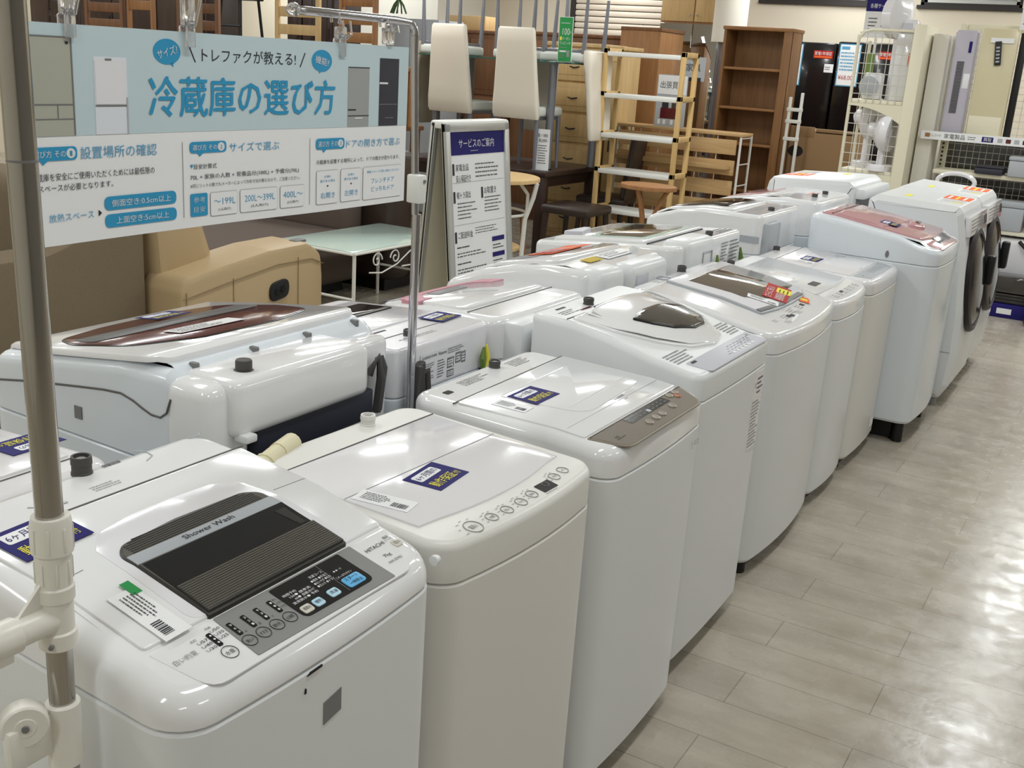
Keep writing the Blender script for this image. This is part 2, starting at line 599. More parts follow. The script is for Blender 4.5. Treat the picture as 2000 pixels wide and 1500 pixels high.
# ------------------------------------------------------------------ washing machines
class Washer:
    """a top-loading machine. Local frame: +u (x) is its front, +v (y) the right hand of someone facing it."""
    def __init__(s, label, xf, xr, y0, y1, prof, facing=1, rot=0.0, seam=(0.80, 0.84), base=0.05, rc=0.05, bow=0.0, capr=0.03,
                 body='white_body', cap='white_body', group='washing machines in two rows', plinth='navy_base', plinth_in=0.04, name='washing_machine'):
        s.d, s.w = abs(xf - xr), y1 - y0
        s.prof, s.bow, s.rc, s.capr = prof, bow, rc, capr
        s.seam_f, s.seam_r = seam
        s.cx, s.cy = (xf + xr) / 2, (y0 + y1) / 2
        s.root = thing(name, label, 'washing machine', (s.cx, s.cy, 0), rot + (0 if facing > 0 else 180), group)
        R = s.ring
        # cabinet
        g = G()
        seam = lambda u: s.seam_f + (s.seam_r - s.seam_f) * s.frac(u)
        rings = [[(u, v, base) for u, v in R(0.012)], [(u, v, base + 0.012) for u, v in R(0.003)],
                 [(u, v, seam(u) - 0.0075) for u, v in R(0.0)], [(u, v, seam(u) - 0.0040) for u, v in R(0.0022)], [(u, v, seam(u) - 0.0036) for u, v in R(0.009)]]
        g.rings(rings, body)
        g.build('cabinet', s.root, 18)
        # base
        g = G()
        if plinth:
            g.prism(inset(R(0), plinth_in), 0.0, base + 0.01, plinth)
            g.build('base', s.root)
        for a in (-1, 1):
            for b in (-1, 1):
                if not plinth or a > 0:
                    g = G(); g.cyl((a * (s.d / 2 - 0.07), b * (s.w / 2 - 0.07), 0), (a * (s.d / 2 - 0.07), b * (s.w / 2 - 0.07), base + 0.01), 0.025, 'black'); g.build('foot', s.root)
        # top cover
        g = G()
        rings = [[(u, v, seam(u) - 0.006) for u, v in R(0.0075)], [(u, v, seam(u) - 0.0004) for u, v in R(0.007)], [(u, v, seam(u) - 0.0004) for u, v in R(0.0016)], [(u, v, seam(u) + 0.001) for u, v in R(0.0008)]]
        K = 5
        for k in range(K + 1):
            a = pi / 2 * k / K
            ins, hh = 0.0008 + capr * (1 - cos(a)), -capr * (1 - sin(a))
            rings.append([(u, v, max(s.top(u) + hh, seam(u) + 0.004)) for u, v in R(ins)])
        g.rings(rings, cap, bottom=False, top=False)
        last = [(u, v) for u, v in R(capr + 0.0008)]
        g.prism(last, -0.002, 0.0, cap, f=s.f, cuts=s.cuts())
        s.cover = g
    def frac(s, u):
        return min(1.0, max(0.0, (s.d / 2 - u) / s.d))
    def top(s, u):
        fr = s.frac(u)
        P = s.prof
        for (a, za), (b, zb) in zip(P, P[1:]):
            if fr <= b:
                t = (fr - a) / (b - a)
                return za + (zb - za) * t
        return P[-1][1]
    def f(s, p):
        return (p[0], p[1], s.top(p[0]) + p[2])
    def cuts(s):
        c = [s.d / 2 - a * s.d for a, z in s.prof[1:-1]]
        return c
    def ring(s, ins):
        d2, w2, r = s.d / 2 - ins, s.w / 2 - ins, max(0.004, s.rc - ins)
        pts = []
        def arc(cx, cy, a0):
            for k in range(7):
                a = a0 + pi / 2 * k / 6
                pts.append((cx + r * cos(a), cy + r * sin(a)))
        arc(d2 - r, w2 - r, 0)
        for k in range(1, 4): pts.append((d2 - r - (2 * d2 - 2 * r) * k / 4, w2))
        arc(-d2 + r, w2 - r, pi / 2)
        arc(-d2 + r, -w2 + r, pi)
        for k in range(1, 4): pts.append((-d2 + r + (2 * d2 - 2 * r) * k / 4, -w2))
        arc(d2 - r, -w2 + r, 1.5 * pi)
        for k in range(1, 8): pts.append((d2, -w2 + r + (2 * w2 - 2 * r) * k / 8))
        if s.bow:
            pts = [(u - s.bow * (2 * v / s.w) ** 2 * max(0, (u + s.d / 2) / s.d), v) for u, v in pts]
        return pts
    def front_u(s, v):
        return s.d / 2 - s.bow * (2 * v / s.w) ** 2
    # details laid on the top surface
    def patch(s, g, poly, h1, m, ch=0.0, h0=-0.001):
        return g.prism(poly, h0, h1, m, ch, s.f, s.cuts())
    def quad(s, g, poly, h, m):
        return g.prism(poly, h - 0.0006, h, m, 0, s.f, s.cuts(), smooth=False)
    def text(s, g, t, v0, v1, u0, u1, h, m, ang=0.0):
        """lettering between v0..v1, its foot at u0 and head at u1 (u0 > u1 when read from the front)"""
        cx, cy = (v0 + v1) / 2, (u0 + u1) / 2
        w, hh = v1 - v0, u0 - u1
        ca, sa = cos(radians(ang)), sin(radians(ang))
        def ff(p):
            a, b = p[0] * w - w / 2, p[1] * hh - hh / 2
            a, b = a * ca - b * sa, a * sa + b * ca
            return s.f((cy - b, cx + a, p[2]))
        return g.text(t, 0, 1, 0, 1, h, m, ff)
    def local(s, u, v, ang, h=0.0):
        """frame on the top at (u, v): x to the reader's right, y away from the reader"""
        ca, sa = cos(radians(ang)), sin(radians(ang))
        def ff(p):
            a, b = p[0] * ca - p[1] * sa, p[0] * sa + p[1] * ca
            return s.f((u - b, v + a, p[2] + h))
        return ff
    def micro(s, g, v0, v1, u0, u1, rows, h, m, seed=1, fill=0.32, ang=0):
        cx, cy = (v0 + v1) / 2, (u0 + u1) / 2
        ff = s.local(cy, cx, ang)
        w, hh = (v1 - v0) / 2, abs(u0 - u1) / 2
        return g.micro(-w, w, -hh, hh, rows, h, m, ff, fill=fill, seed=seed)
    def part(s, g, name, parent=None, label=None):
        return g.build(name, parent or s.root, label=label)
    def finish(s):
        s.cover_obj = s.cover.build('top_cover', s.root, 24)
    def card(s, u, v, ang=0.0, h=0.0055, w=0.105, d=0.078, flip=0, mirror=False):
        g = G()
        ff = s.local(u, v, ang, h)
        g.prism(rect(-w / 2, w / 2, -d / 2, d / 2), 0, 0.0008, 'navy', 0, ff)
        g.prism(rect(-w * .40, w * .28, d * .06, d * .38, 0.005), 0.0008, 0.0012, 'paper', 0, ff)
        g.text('6ヶ月間の', -w * .36, w * .24, d * .12, d * .32, 0.0016, 'navy', ff)
        g.text('動作保証', -w * .40, w * .28, -d * .38, -d * .08, 0.0014, 'yellow', ff)
        g.text('付', w * .30, w * .41, -d * .36, -d * .18, 0.0014, 'yellow', ff)
        return s.part(g, 'warranty_card')
    def price(s, u, v, ang=0.0, h=0.0055, w=0.085, d=0.045, green=False):
        g = G()
        ff = s.local(u, v, ang, h)
        g.prism(rect(-w / 2, w / 2, -d / 2, d / 2), 0, 0.0006, 'paper', 0, ff)
        g.micro(-w * .40, w * .1, -d * .30, d * .36, 5, 0.0012, 'print', ff, fill=0.35, seed=3)
        x = w * .16
        rnd = random.Random(5)
        while x < w * .42:
            b = rnd.uniform(0.0008, 0.0022)
            g.add([(x, -d * .34, .0012), (x + b, -d * .34, .0012), (x + b, d * .02, .0012), (x, d * .02, .0012)], [(0, 1, 2, 3)], 'ink', False, ff)
            x += b + rnd.uniform(0.0008, 0.0018)
        if green:
            g.quad([(-w * .62, d * .2), (-w * .36, d * .2), (-w * .36, d * .55), (-w * .62, d * .55)], 0.001, 'green', ff)
        return s.part(g, 'price_label')
    def inlet(s, u, v, r=0.018, h=0.03, m='rubber', dz=0.0):
        r *= 0.86; h *= 0.88
        g = G()
        z = s.top(u) + dz - 0.002
        g.lathe([(r * 1.08, 0), (r * 1.08, .004), (r, .005), (r, h * .55), (r * 1.06, h * .58), (r * 1.06, h * .8), (r, h), (r * .8, h), (r * .76, h * .8)], m, (u, v, z))
        g.cyl((u, v, z + h * .8), (u, v, z + h * .86), r * .5, 'print_soft')
        return s.part(g, 'hose_inlet')
    def groove(s, g, pts, r=0.0016, m='groove', h=0.0):
        pp = []
        for (a, b) in zip(pts, pts[1:]):
            for k in range(6):
                t = k / 6
                pp.append((a[0] + (b[0] - a[0]) * t, a[1] + (b[1] - a[1]) * t))
        pp.append(pts[-1])
        return g.tube([s.f((u, v, h)) for u, v in pp], r, m, n=5)
    def dial(s, g, u, v, r, label, seed=0, arcs=True):
        s.ringline(g, u, v, r, 'print_soft')
        if label: s.text(g, label, v - r * .55, v + r * .55, u + r * .32, u - r * .32, 0.0012, 'print')
        if arcs:
            for k in range(5):
                a = radians(200 - 35 * k)
                s.micro(g, v + cos(a) * r * 1.65 - .004, v + cos(a) * r * 1.65 + .004, u - sin(a) * r * 1.5 + .003, u - sin(a) * r * 1.5 - .003, 1, 0.0012, 'print_soft', seed + k)
    def ringline(s, g, u, v, r, m, t=0.0008, h=0.001):
        g.tube([s.f((u + r * cos(2 * pi * k / 28), v + r * sin(2 * pi * k / 28), h)) for k in range(28)], t, m, n=4, closed=True)

# ---- white machine nearest the camera, smoked window and grey control panel
W = Washer('white washing machine in the front corner with smoked ribbed window and grey control panel', -.79, -1.31, .715, 1.228,
           [(0, .885), (.12, .90), (.45, .943), (.8, .966), (1, .968)], seam=(.851, .886), rc=.055, bow=.012, capr=.03, cap='white_gloss', plinth=None)
g = W.cover
W.groove(g, [(-.145, -.243), (-.145, .25)], .0016, 'groove', .0006)
W.micro(g, .045, .088, -.228, -.238, 1, .001, 'print', 3, .8)
W.micro(g, -.02, .035, -.165, -.185, 3, .001, 'print_soft', 4)
W.text(g, '⚠', -.085, -.068, -.165, -.183, .001, 'print')
W.groove(g, [(-.205, .105), (-.215, .125), (-.235, .13), (-.252, .118)], .0012, 'light_grey', .0004)
W.groove(g, [(-.232, .215), (-.228, .235), (-.238, .243)], .0012, 'light_grey', .0004)
W.groove(g, [(-.19, -.115), (-.175, -.10), (-.165, -.07)], .0012, 'light_grey', .0004)
W.finish()
g = G()
W.patch(g, rpoly([(-.140, -.226), (.150, -.214), (.150, .236), (-.140, .240)], .008), .004, 'white_gloss', .0025)
W.groove(g, [(-.004, -.22), (-.008, -.17)], .0006, 'print_soft', .0042)
W.groove(g, [(-.004, .17), (.0, .236)], .0006, 'print_soft', .0042)
# raised rim round the finger recess
rim = [(.02, -.135), (-.035, -.13), (-.066, -.10), (-.078, -.04), (-.08, .04), (-.076, .11), (-.055, .15), (0, .162), (.08, .166), (.148, .168)]
W.patch(g, rpoly(rim + [(.148, -.135)], .02), .0046, 'white_lid', .0004)
lid = W.part(g, 'lid')
g = G()
win = rpoly([(.153, -.115), (-.002, -.120), (-.022, -.10), (-.031, .0), (-.027, .125), (-.012, .148), (.153, .152)], [.004, .03, .03, .0, .03, .02, .004], 5)
W.patch(g, win, .0062, 'smoke_dark', .001)
W.patch(g, inset(win, .004), .0066, 'smoke_rib')
for k in range(10):
    u = -.024 + .0046 * k
    W.quad(g, rect(u, u + .0016, -.102 + max(0, (2 - k)) * .01, .134 - max(0, (2 - k)) * .01), .0072, 'smoke_dark')
W.patch(g, rpoly([(.008, -.116), (.030, -.117), (.032, .148), (.010, .147)], .0), .0076, 'light_grey')
W.text(g, 'Shower Wash', -.030, .062, .024, .014, .0084, 'ink')
W.patch(g, rect(.032, .094, -.111, .148), .0072, 'black_gloss')
W.patch(g, rpoly([(.044, .120), (.086, .128), (.086, .140), (.044, .140)], 0), .0078, 'smoke_dark')
W.patch(g, rect(.092, .149, -.111, .149), .0102, 'smoke_dark', .001)
for k in range(14):
    u = .0935 + .0039 * k
    W.quad(g, rect(u, u + .0022, -.110, .148), .0108, 'smoke_rib')
W.part(g, 'lid_window', lid, 'smoked ribbed plastic window')
g = G()
W.patch(g, rpoly([(.156, -.214), (.243, -.195), (.243, .19), (.156, .236)], [.004, .03, .03, .004]), .0008, 'white_gloss', .0004)
W.patch(g, rpoly([(.156, -.112), (.236, -.116), (.241, .152), (.157, .152)], .002), .002, 'grey_panel')
W.patch(g, rpoly([(.160, -.018), (.226, -.018), (.228, .122), (.160, .122)], [.003, .012, .012, .003]), .0028, 'black_gloss')
def button(u0, u1, v0, v1, m, t, tm='ink', r=.004):
    W.patch(g, rect(u0, u1, v0, v1, r), .0042, m, .0006)
    W.text(g, t, v0 + (v1 - v0) * .14, v1 - (v1 - v0) * .14, u1 - (u1 - u0) * .28, u0 + (u1 - u0) * .28, .005, tm)
W.patch(g, rect(.202, .222, .077, .112, .005), .0042, 'blue_btn', .0006)
W.text(g, 'スタート', .081, .108, .2105, .204, .005, 'ink')
W.text(g, '一時停止', .082, .107, .220, .2135, .005, 'ink')
button(.2065, .2205, .041, .060, 'pale_btn', '洗濯')
button(.2075, .2215, .010, .027, 'pale_btn', '便利')
button(.2075, .2215, -.013, .005, 'beige_btn', '風脱水')
W.text(g, 'このっきりボタン', .076, .108, .1985, .1945, .0034, 'print_white')
W.text(g, '● ●─○', .084, .100, .186, .183, .0034, 'print_white')
W.text(g, '洗濯コース', .046, .072, .176, .171, .0034, 'print_white')
rows = [('時間予約', -.012, .012, .180), ('150● 標準洗', -.006, .034, .186), ('60● 自動おけ', -.002, .036, .192), ('清潔脱水● 予約', -.012, .036, .198),
        ('●標準 ●手造り', .042, .074, .181), ('●おいそぎ ●毛布', .042, .075, .187), ('●念入り ●ドライ', .042, .076, .193)]
for t, v0, v1, u in rows: W.text(g, t, v0, v1, u + .0024, u - .0024, .0034, 'print_white')
W.groove(g, [(.162, .074), (.224, .072)], .0003, 'print_soft', .0032)
for v, t in ((-.105, '洗い'), (-.081, 'すすぎ'), (-.057, '脱水'), (-.033, 'お湯取')):
    W.ringline(g, .2115, v, .0095, 'ink', .0005, .0026)
    W.text(g, t, v - .0062, v + .0062, .2145, .2085, .0026, 'ink')
for v, t in ((-.105, '9 6 3'), (-.081, '3 2 1'), (-.058, '9 3 1'), (-.034, '● ● ●')):
    W.patch(g, rect(.1735, .198, v - .0036, v + .0036, .002), .003, 'black_gloss')
    for k, ch in enumerate(t.split(' ')):
        W.text(g, ch, v - .0016, v + .0016, .180 + .0072 * k + .0008, .180 + .0072 * k - .0028, .0036, 'print_white')
for v, t in ((-.098, '分'), (-.074, '回'), (-.051, '分')): W.text(g, t, v, v + .003, .199, .195, .0026, 'ink')
for k, t in enumerate(('洗い', 'すすぎ1', 'すすぎ2')): W.text(g, t, -.028, -.0195 if k else -.0215, .1775 + .008 * k, .1735 + .008 * k, .0026, 'ink')
W.patch(g, rect(.172, .1965, -.1405, -.1335, .002), .0024, 'black_gloss')
for k in range(3):
    W.text(g, '●', -.1385, -.1355, .179 + .007 * k, .176 + .007 * k, .003, 'print_white')
    W.text(g, ('∪57', '∪40', '∪30')[k], -.1585, -.1425, .181 + .0075 * k, .1765 + .0075 * k, .002, 'ink')
    W.text(g, ('∪50', '∪35', '∪25')[k], -.1315, -.1165, .1735 + .0075 * k, .169 + .0075 * k, .002, 'ink')
W.text(g, '点灯', -.164, -.154, .1735, .1695, .002, 'print')
W.text(g, '点滅', -.134, -.125, .1665, .1625, .002, 'print')
W.ringline(g, .211, -.138, .0105, 'ink', .0005, .002)
W.text(g, '水量', -.1448, -.1312, .2145, .2075, .002, 'ink')
W.text(g, '白い約束', -.203, -.168, .1915, .1825, .002, 'print_soft')
W.text(g, 'HITACHI', .162, .2035, .1835, .1765, .002, 'ink')
W.text(g, '7kg', .176, .190, .2075, .1995, .002, 'ink')
W.text(g, 'NW-Z79E3', .170, .1985, .2190, .2145, .002, 'print')
W.patch(g, rect(.185, .1995, .211, .2285, .004), .0028, 'beige_btn', .0006)
W.text(g, '切/入', .2135, .2265, .196, .189, .0036, 'print')
W.text(g, '電源', .210, .221, .1765, .171, .002, 'ink')
W.text(g, 'オートオフ', .207, .225, .1815, .178, .002, 'ink')
W.part(g, 'control_panel', label='grey and black printed control panel')
W.inlet(-.238, .012, .0172, .033)
W.card(-.105, -.158, 3, .006)
W.price(.108, -.168, -88, .006, .098, .042, True)
g = G()
fu = W.front_u
for (v0, v1, z0, z1, m) in ((-.023, .012, .755, .792, 'mid_grey'),):
    x = W.d / 2
    g.prism([(v0, z0 - .002), (v1, z0 + .004), (v1, z1), (v0, z1 - .006)], x - .002, x + .0008, m, M=plane_frame((0, 0, 0), (0, 1, 0), (0, 0, 1)))
W.part(g, 'front_emblem', label='grey square emblem')
g = G()
x = W.d / 2
g.prism([(-.056, .8415), (-.028, .8425), (-.027, .8450), (-.050, .8445)], x - .002, x + .0012, 'black', M=plane_frame((0, 0, 0), (0, 1, 0), (0, 0, 1)))
g.prism([(-.060, .818), (-.0575, .819), (-.0575, .825), (-.059, .825)], x - .002, x + .0012, 'black', M=plane_frame((0, 0, 0), (0, 1, 0), (0, 0, 1)))
W.part(g, 'paint_chips', label='two small black chips')
g = G()
g.lathe([(.008, 0), (.008, .006), (.006, .011), (.0, .012)], 'white_body', (.235, W.w / 2 - .001, .872), (0, 1, 0))
W.part(g, 'side_button')
g = G()
g.tube([(.19, W.w / 2, .74), (.19, W.w / 2 + .006, .735), (.19, W.w / 2 + .006, .645), (.19, W.w / 2, .64)], .007, 'white_body')
W.part(g, 'side_grip')

# ---- ivory machine with row of round dials
W = Washer('ivory washing machine with round buttons along its front, second in the front row', -.80, -1.29, 1.285, 1.785,
           [(0, .862), (.10, .868), (1, .880)], rot=-2.5, seam=(.795, .83), rc=.05, bow=.022, capr=.014, body='ivory_body', cap='ivory_body', plinth=None)
g = W.cover
W.groove(g, [(-.160, -.232), (-.164, .235)], .0016, 'groove', .0006)
for i, (u, v) in enumerate([(.211, -.148), (.212, -.096), (.214, -.053), (.214, -.009), (.210, .032), (.198, .128), (.193, .166)]):
    r = .017 if i == 0 else .0115
    W.dial(g, u, v, r, '電源入' if i == 0 else ('水量', '洗い', 'すすぎ', '脱水', '予約', '入')[i - 1], i * 7, i < 6)
W.patch(g, rpoly([(.196, .060), (.196, .106), (.222, .103), (.222, .058)], .002), .001, 'black_gloss')
W.ringline(g, .205, .085, .007, 'print_soft', .0005, .0014)
W.micro(g, .055, .105, .229, .224, 1, .001, 'print_soft', 3)
W.finish()
g = G()
arc = [(.172 - .6 * v * v, v) for v in [(-.212 + .429 * k / 10) for k in range(11)]]
W.patch(g, [(-.156, -.225)] + [(.15, -.214)] + arc[1:-1] + [(.150, .217), (-.156, .228)], .0035, 'ivory_lid', .002)
W.groove(g, [(-.003, -.219), (-.003, .223)], .0009, 'print_soft', .0036)
W.part(g, 'lid')
W.inlet(-.217, .09, .017, .026, 'ivory_body')
W.card(.047, -.032, 8, .004)
W.price(.05, -.178, -78, .004, .105, .045)
g = G()
g.tube([(-.200, -.265, .78), (-.201, -.250, .838), (-.208, -.225, .862), (-.222, -.19, .872), (-.232, -.155, .876), (-.240, -.125, .878)], [.017, .018, .0195, .0185, .018, .018], 'cream_hose', n=14)
for k in range(4):
    g.cyl((-.209 - .0045 * k, -.222 + .012 * k, .8625 + .0032 * k), (-.2108 - .0045 * k, -.217 + .012 * k, .8637 + .0032 * k), .0208, 'cream_hose')
g.tube([(-.236, -.14, .877), (-.250, -.088, .880)], [.0198, .0198], 'cream_hose', n=14)
g.cyl((-.2498, -.0885, .880), (-.2512, -.0835, .8802), .016, 'groove')
W.part(g, 'drain_elbow', label='cream plastic hose elbow')

# ---- white machine with brown control strip
W = Washer('white washing machine with a taupe control strip along its front, third in the front row', -.82, -1.34, 1.88, 2.415,
           [(0, .846), (.10, .852), (.3, .862), (1, .870)], seam=(.785, .825), rc=.05, bow=.012, capr=.026, cap='white_gloss', plinth=None)
g = W.cover
W.groove(g, [(-.142, -.258), (-.150, .258)], .002, 'groove', .0006)
W.micro(g, -.13, -.01, -.190, -.222, 5, .001, 'print', 5)
W.micro(g, .09, .18, -.188, -.226, 5, .001, 'print', 6)
W.patch(g, rect(-.203, -.186, -.213, -.188, .003), .0012, 'black_gloss')
W.finish()
g = G()
lidp = [(-.138, -.250), (.172, -.238), (.172, .25), (-.146, .256)]
W.patch(g, rpoly(lidp, .008), .0038, 'white_gloss', .002)
W.patch(g, rpoly([(-.09, -.15), (.115, -.12), (.100, .225), (-.095, .18)], [.01, .06, .06, .01]), .0058, 'white_gloss', .002)
W.groove(g, [(-.086, -.14), (-.09, .15)], .0012, 'white_lid', .0062)
W.groove(g, [(.066, -.105), (.058, .195)], .0012, 'white_lid', .0062)
W.groove(g, [(.124, -.225), (.122, .245)], .0008, 'lilac', .0042)
W.text(g, 'Panasonic', .013, .073, .118, .107, .0046, 'ink')
W.micro(g, .048, .068, .132, .126, 1, .0046, 'print', 3)
W.part(g, 'lid')
g = G()
pp = rpoly([(.176, -.238), (.262, -.205), (.262, .205), (.176, .258)], [.004, .05, .05, .004], 6)
W.patch(g, pp, .0022, 'taupe_rim', .001)
W.patch(g, inset(pp, .006), .0028, 'taupe')
W.patch(g, rect(.183, .207, -.078, .137, .002), .0034, 'black_gloss')
for r in range(2):
    for k in range(9):
        v = -.070 + .0225 * k
        if r == 0 or k not in (4,):
            W.micro(g, v, v + .016, .1925 + r * .01, .1865 + r * .01, 1, .004, 'print_soft', k + r)
W.patch(g, rect(.193, .204, .020, .034), .004, 'light_grey')
for u, v, m in ((.228, .003, 'beige_btn'), (.228, .038, 'beige_btn'), (.230, -.037, 'beige_btn'), (.224, .107, 'beige_btn'), (.204, .182, 'orange'), (.190, .20, 'beige_btn'), (.191, .165, 'beige_btn')):
    W.patch(g, oval(u, v, .0075, .0115, 16), .0044, 'taupe_rim', .0006)
    W.ringline(g, u, v, .0085, m, .0009, .0046)
W.micro(g, -.19, -.14, .229, .222, 1, .0034, 'print', 3)
W.text(g, '6.0', -.186, -.171, .222, .214, .0034, 'print')
W.part(g, 'control_panel', label='taupe control strip')
W.inlet(-.225, .048, .016, .022)
W.card(-.034, -.092, 0, .0066)
W.price(-.034, -.188, -88, .0046, .085, .045)
g = G()
x = W.d / 2
Mf = plane_frame((x - .001, .16, .74), (0, 1, 0), (0, 0, 1))
g.text('⚠ ECO', 0, .05, 0, .018, .0012, 'print_soft', M=Mf)
W.part(g, 'front_print')
g = G()
g.box(.03, .05, -W.w / 2 - .0016, -W.w / 2 + .002, .79, .822, 'mid_grey')
W.part(g, 'side_slot')

# ---- white machine with round bulging lid and dark window
W = Washer('white washing machine with domed lid, dark almond window and lilac button panel, front row', -.865, -1.375, 2.475, 3.03,
           [(0, .868), (.12, .874), (.3, .892), (.55, .925), (.75, .943), (1, .948)], seam=(.80, .81), rc=.035, bow=.006, capr=.018, plinth=None)
g = W.cover
W.groove(g, [(-.150, -.255), (-.145, .14), (-.13, .20)], .0018, 'groove', .0006)
W.micro(g, -.22, -.13, -.17, -.20, 3, .001, 'print', 5)
W.quad(g, rect(-.222, -.214, -.19, -.14), .001, 'print')
W.quad(g, rect(-.176, -.168, -.13, -.07), .001, 'red_dark')
W.micro(g, -.24, -.10, .172, .12, 5, .001, 'print_soft', 8, .5)
W.micro(g, .17, .265, .165, .10, 6, .001, 'print_soft', 9, .5)
W.finish()
g = G()
lidp = rpoly([(-.144, -.245), (-.02, -.222), (.07, -.155), (.142, -.07), (.168, .03), (.150, .13), (.06, .222), (-.144, .250)], [.02, .05, .06, .06, .06, .05, .06, .02], 5)
W.patch(g, lidp, .006, 'white_gloss', .004)
def dome(p):
    e = ((p[0] + .03) / .185) ** 2 * (1 if p[0] > -.03 else .62) + (p[1] / .235) ** 2
    k = max(0.0, 1 - e)
    k = k * k * (3 - 2 * k) * .6 + math.sqrt(k) * .4
    return W.f((p[0], p[1], p[2] + .005 + .019 * k))
CU, CV = [-.14 + .02 * k for k in range(16)], [-.24 + .03 * k for k in range(17)]
g.prism(inset(lidp, .010), -.002, .0, 'white_gloss', .001, dome, CU, cuts2=CV)
lid = W.part(g, 'lid')
g = G()
wp = rpoly([(-.018, -.128), (-.036, -.03), (-.034, .07), (-.012, .190), (.012, .205), (.060, .195), (.092, .14), (.098, .05), (.07, -.04), (.03, -.09)], [.006, .05, .05, .02, .02, .03, .04, .05, .05, .04], 5)
g.prism(wp, .0, .0035, 'black_gloss', .001, dome, CU, cuts2=CV)
g.prism(inset(wp, .005), .002, .005, 'smoke', .0015, dome, CU, cuts2=CV)
W.part(g, 'lid_window', lid, 'smoked almond-shaped window')
g = G()
W.patch(g, rpoly([(.178, -.21), (.248, -.205), (.25, .24), (.178, .245)], [.003, .015, .015, .003]), .0018, 'lilac', .0005)
for r in range(4):
    for k in range(7):
        v = .02 + .026 * k - .02 * (r - 1)
        W.micro(g, v, v + .018, .199 + .010 * r, .193 + .010 * r, 1, .0024, 'print', k + 5 * r)
for k in range(6):
    W.patch(g, oval(.230, .015 + .030 * k, .005, .009, 14), .0032, 'paper', .0006)
W.ringline(g, .205, .185, .012, 'paper', .0009, .003)
W.ringline(g, .203, .13, .008, 'paper', .0009, .003)
W.quad(g, rect(.184, .192, -.196, -.165), .0024, 'ink')
W.micro(g, .21, .235, .196, .188, 2, .0024, 'print', 3)
W.part(g, 'control_panel', label='lilac button panel')
W.inlet(-.19, -.05, .017, .024)
W.card(-.100, -.075, 2, .0165)
W.price(-.085, -.165, -80, .0125, .085, .042)
g = G()
g.box(-.09, -.066, -W.w / 2 - .0016, -W.w / 2 + .002, .80, .828, 'light_grey')
g.box(-.086, -.072, -W.w / 2 - .0022, -W.w / 2, .803, .814, 'mid_grey')
W.part(g, 'side_slot')
g = G()
Mf = plane_frame((W.d / 2 - .003, .185, .55), (0, 1, 0), (0, 0, 1))
g.box(-.03, .055, 0, .235, 0, .0012, 'white_lid', M=Mf)
g.micro(-.025, .05, .005, .15, 14, .002, 'print_soft', M=Mf, seed=4)
g.text('⚠', -.022, -.006, .19, .205, .002, 'print', M=Mf)
g.micro(0, .05, .165, .22, 4, .002, 'print', M=Mf, seed=5)
W.part(g, 'caution_label')
g = G()
g.tube([(.06, -W.w / 2 - .004, .735), (.08, -W.w / 2 - .006, .75), (.10, -W.w / 2 - .004, .742)], .006, 'navy')
W.part(g, 'cord_clip', label='blue clip')

# ---- big machine with brown glass lid
W = Washer('large white washing machine with brown glass lid carrying a red and yellow sticker, front row', -.88, -1.42, 3.20, 3.93,
           [(0, .826), (.18, .842), (.5, .88), (.85, .905), (1, .905)], seam=(.765, .80), rc=.06, bow=.03, capr=.022, cap='white_gloss', body='white_body', plinth_in=.05)
g = W.cover
W.micro(g, -.10, .02, -.215, -.25, 4, .001, 'print_soft', 5)
W.micro(g, -.22, -.17, -.215, -.245, 3, .001, 'print_soft', 6)
W.ringline(g, -.235, -.13, .026, 'light_grey', .003, .002)
for i, (u, v, w_, d_) in enumerate([(.185, -.19, .04, .018), (.215, -.14, .05, .02), (.19, -.10, .05, .03), (.18, .0, .06, .03), (.20, .02, .05, .02), (.18, .09, .05, .03), (.19, .17, .04, .02), (.17, .22, .05, .025)]):
    W.micro(g, v - w_ / 2, v + w_ / 2, u + d_ / 2, u - d_ / 2, 3, .001, 'print_soft', i + 20)
for u, v in ((.195, -.075), (.200, -.05), (.178, .13)):
    W.quad(g, rect(u - .008, u + .008, v - .012, v + .012), .0012, 'ink')
for k in range(7):
    W.patch(g, oval(.222 - .002 * k, -.12 + .016 * k, .006, .007, 12), .002, 'paper', .0005)
W.finish()
g = G()
lp = rpoly([(-.205, -.195), (.135, -.185), (.152, -.05), (.156, .10), (.150, .25), (.120, .325), (-.205, .33)], [.02, .008, .02, .02, .02, .02, .02], 4)
W.patch(g, lp, .008, 'light_grey', .004)
W.patch(g, inset(lp, .006), .0105, 'white_lid', .002)
W.patch(g, rpoly([(.115, -.18), (.132, -.18), (.150, .0), (.148, .24), (.128, .24), (.132, .0)], .0), .0122, 'mid_grey', .0008)
lid = W.part(g, 'lid')
g = G()
W.patch(g, rpoly([(-.155, -.12), (.042, -.10), (.108, .03), (.09, .30), (-.155, .305)], [.01, .01, .02, .01, .01]), .0115, 'brown_glass', .0006)
W.part(g, 'lid_window', lid, 'brown tinted glass')
g = G()
ff = W.local(.092, .11, 12, .0128)
g.prism(rect(-.10, .10, -.042, .042), 0, .0008, 'red', 0, ff)
g.prism(rect(.01, .075, -.045, .005), .0008, .0012, 'yellow', 0, ff)
g.text('さらに安心', -.09, .06, .012, .038, .0016, 'print_white', ff)
g.text('長期保証', -.09, .005, -.03, .002, .0016, 'print_white', ff)
g.micro(.015, .07, -.04, 0, 3, .002, 'ink', ff)
W.part(g, 'promotion_sticker', lid, 'red and yellow sticker')
W.price(.092, -.045, -75, .0128, .105, .045)
g = G()
ff = W.local(.165, .20, 20, .0015)
g.prism(rect(-.035, .035, -.018, .018), 0, .0008, 'orange', 0, ff)
g.prism(rect(-.012, .012, -.012, .014), .0008, .0012, 'yellow', 0, ff)
W.part(g, 'orange_tag')
W.inlet(-.245, .05, .018, .026)

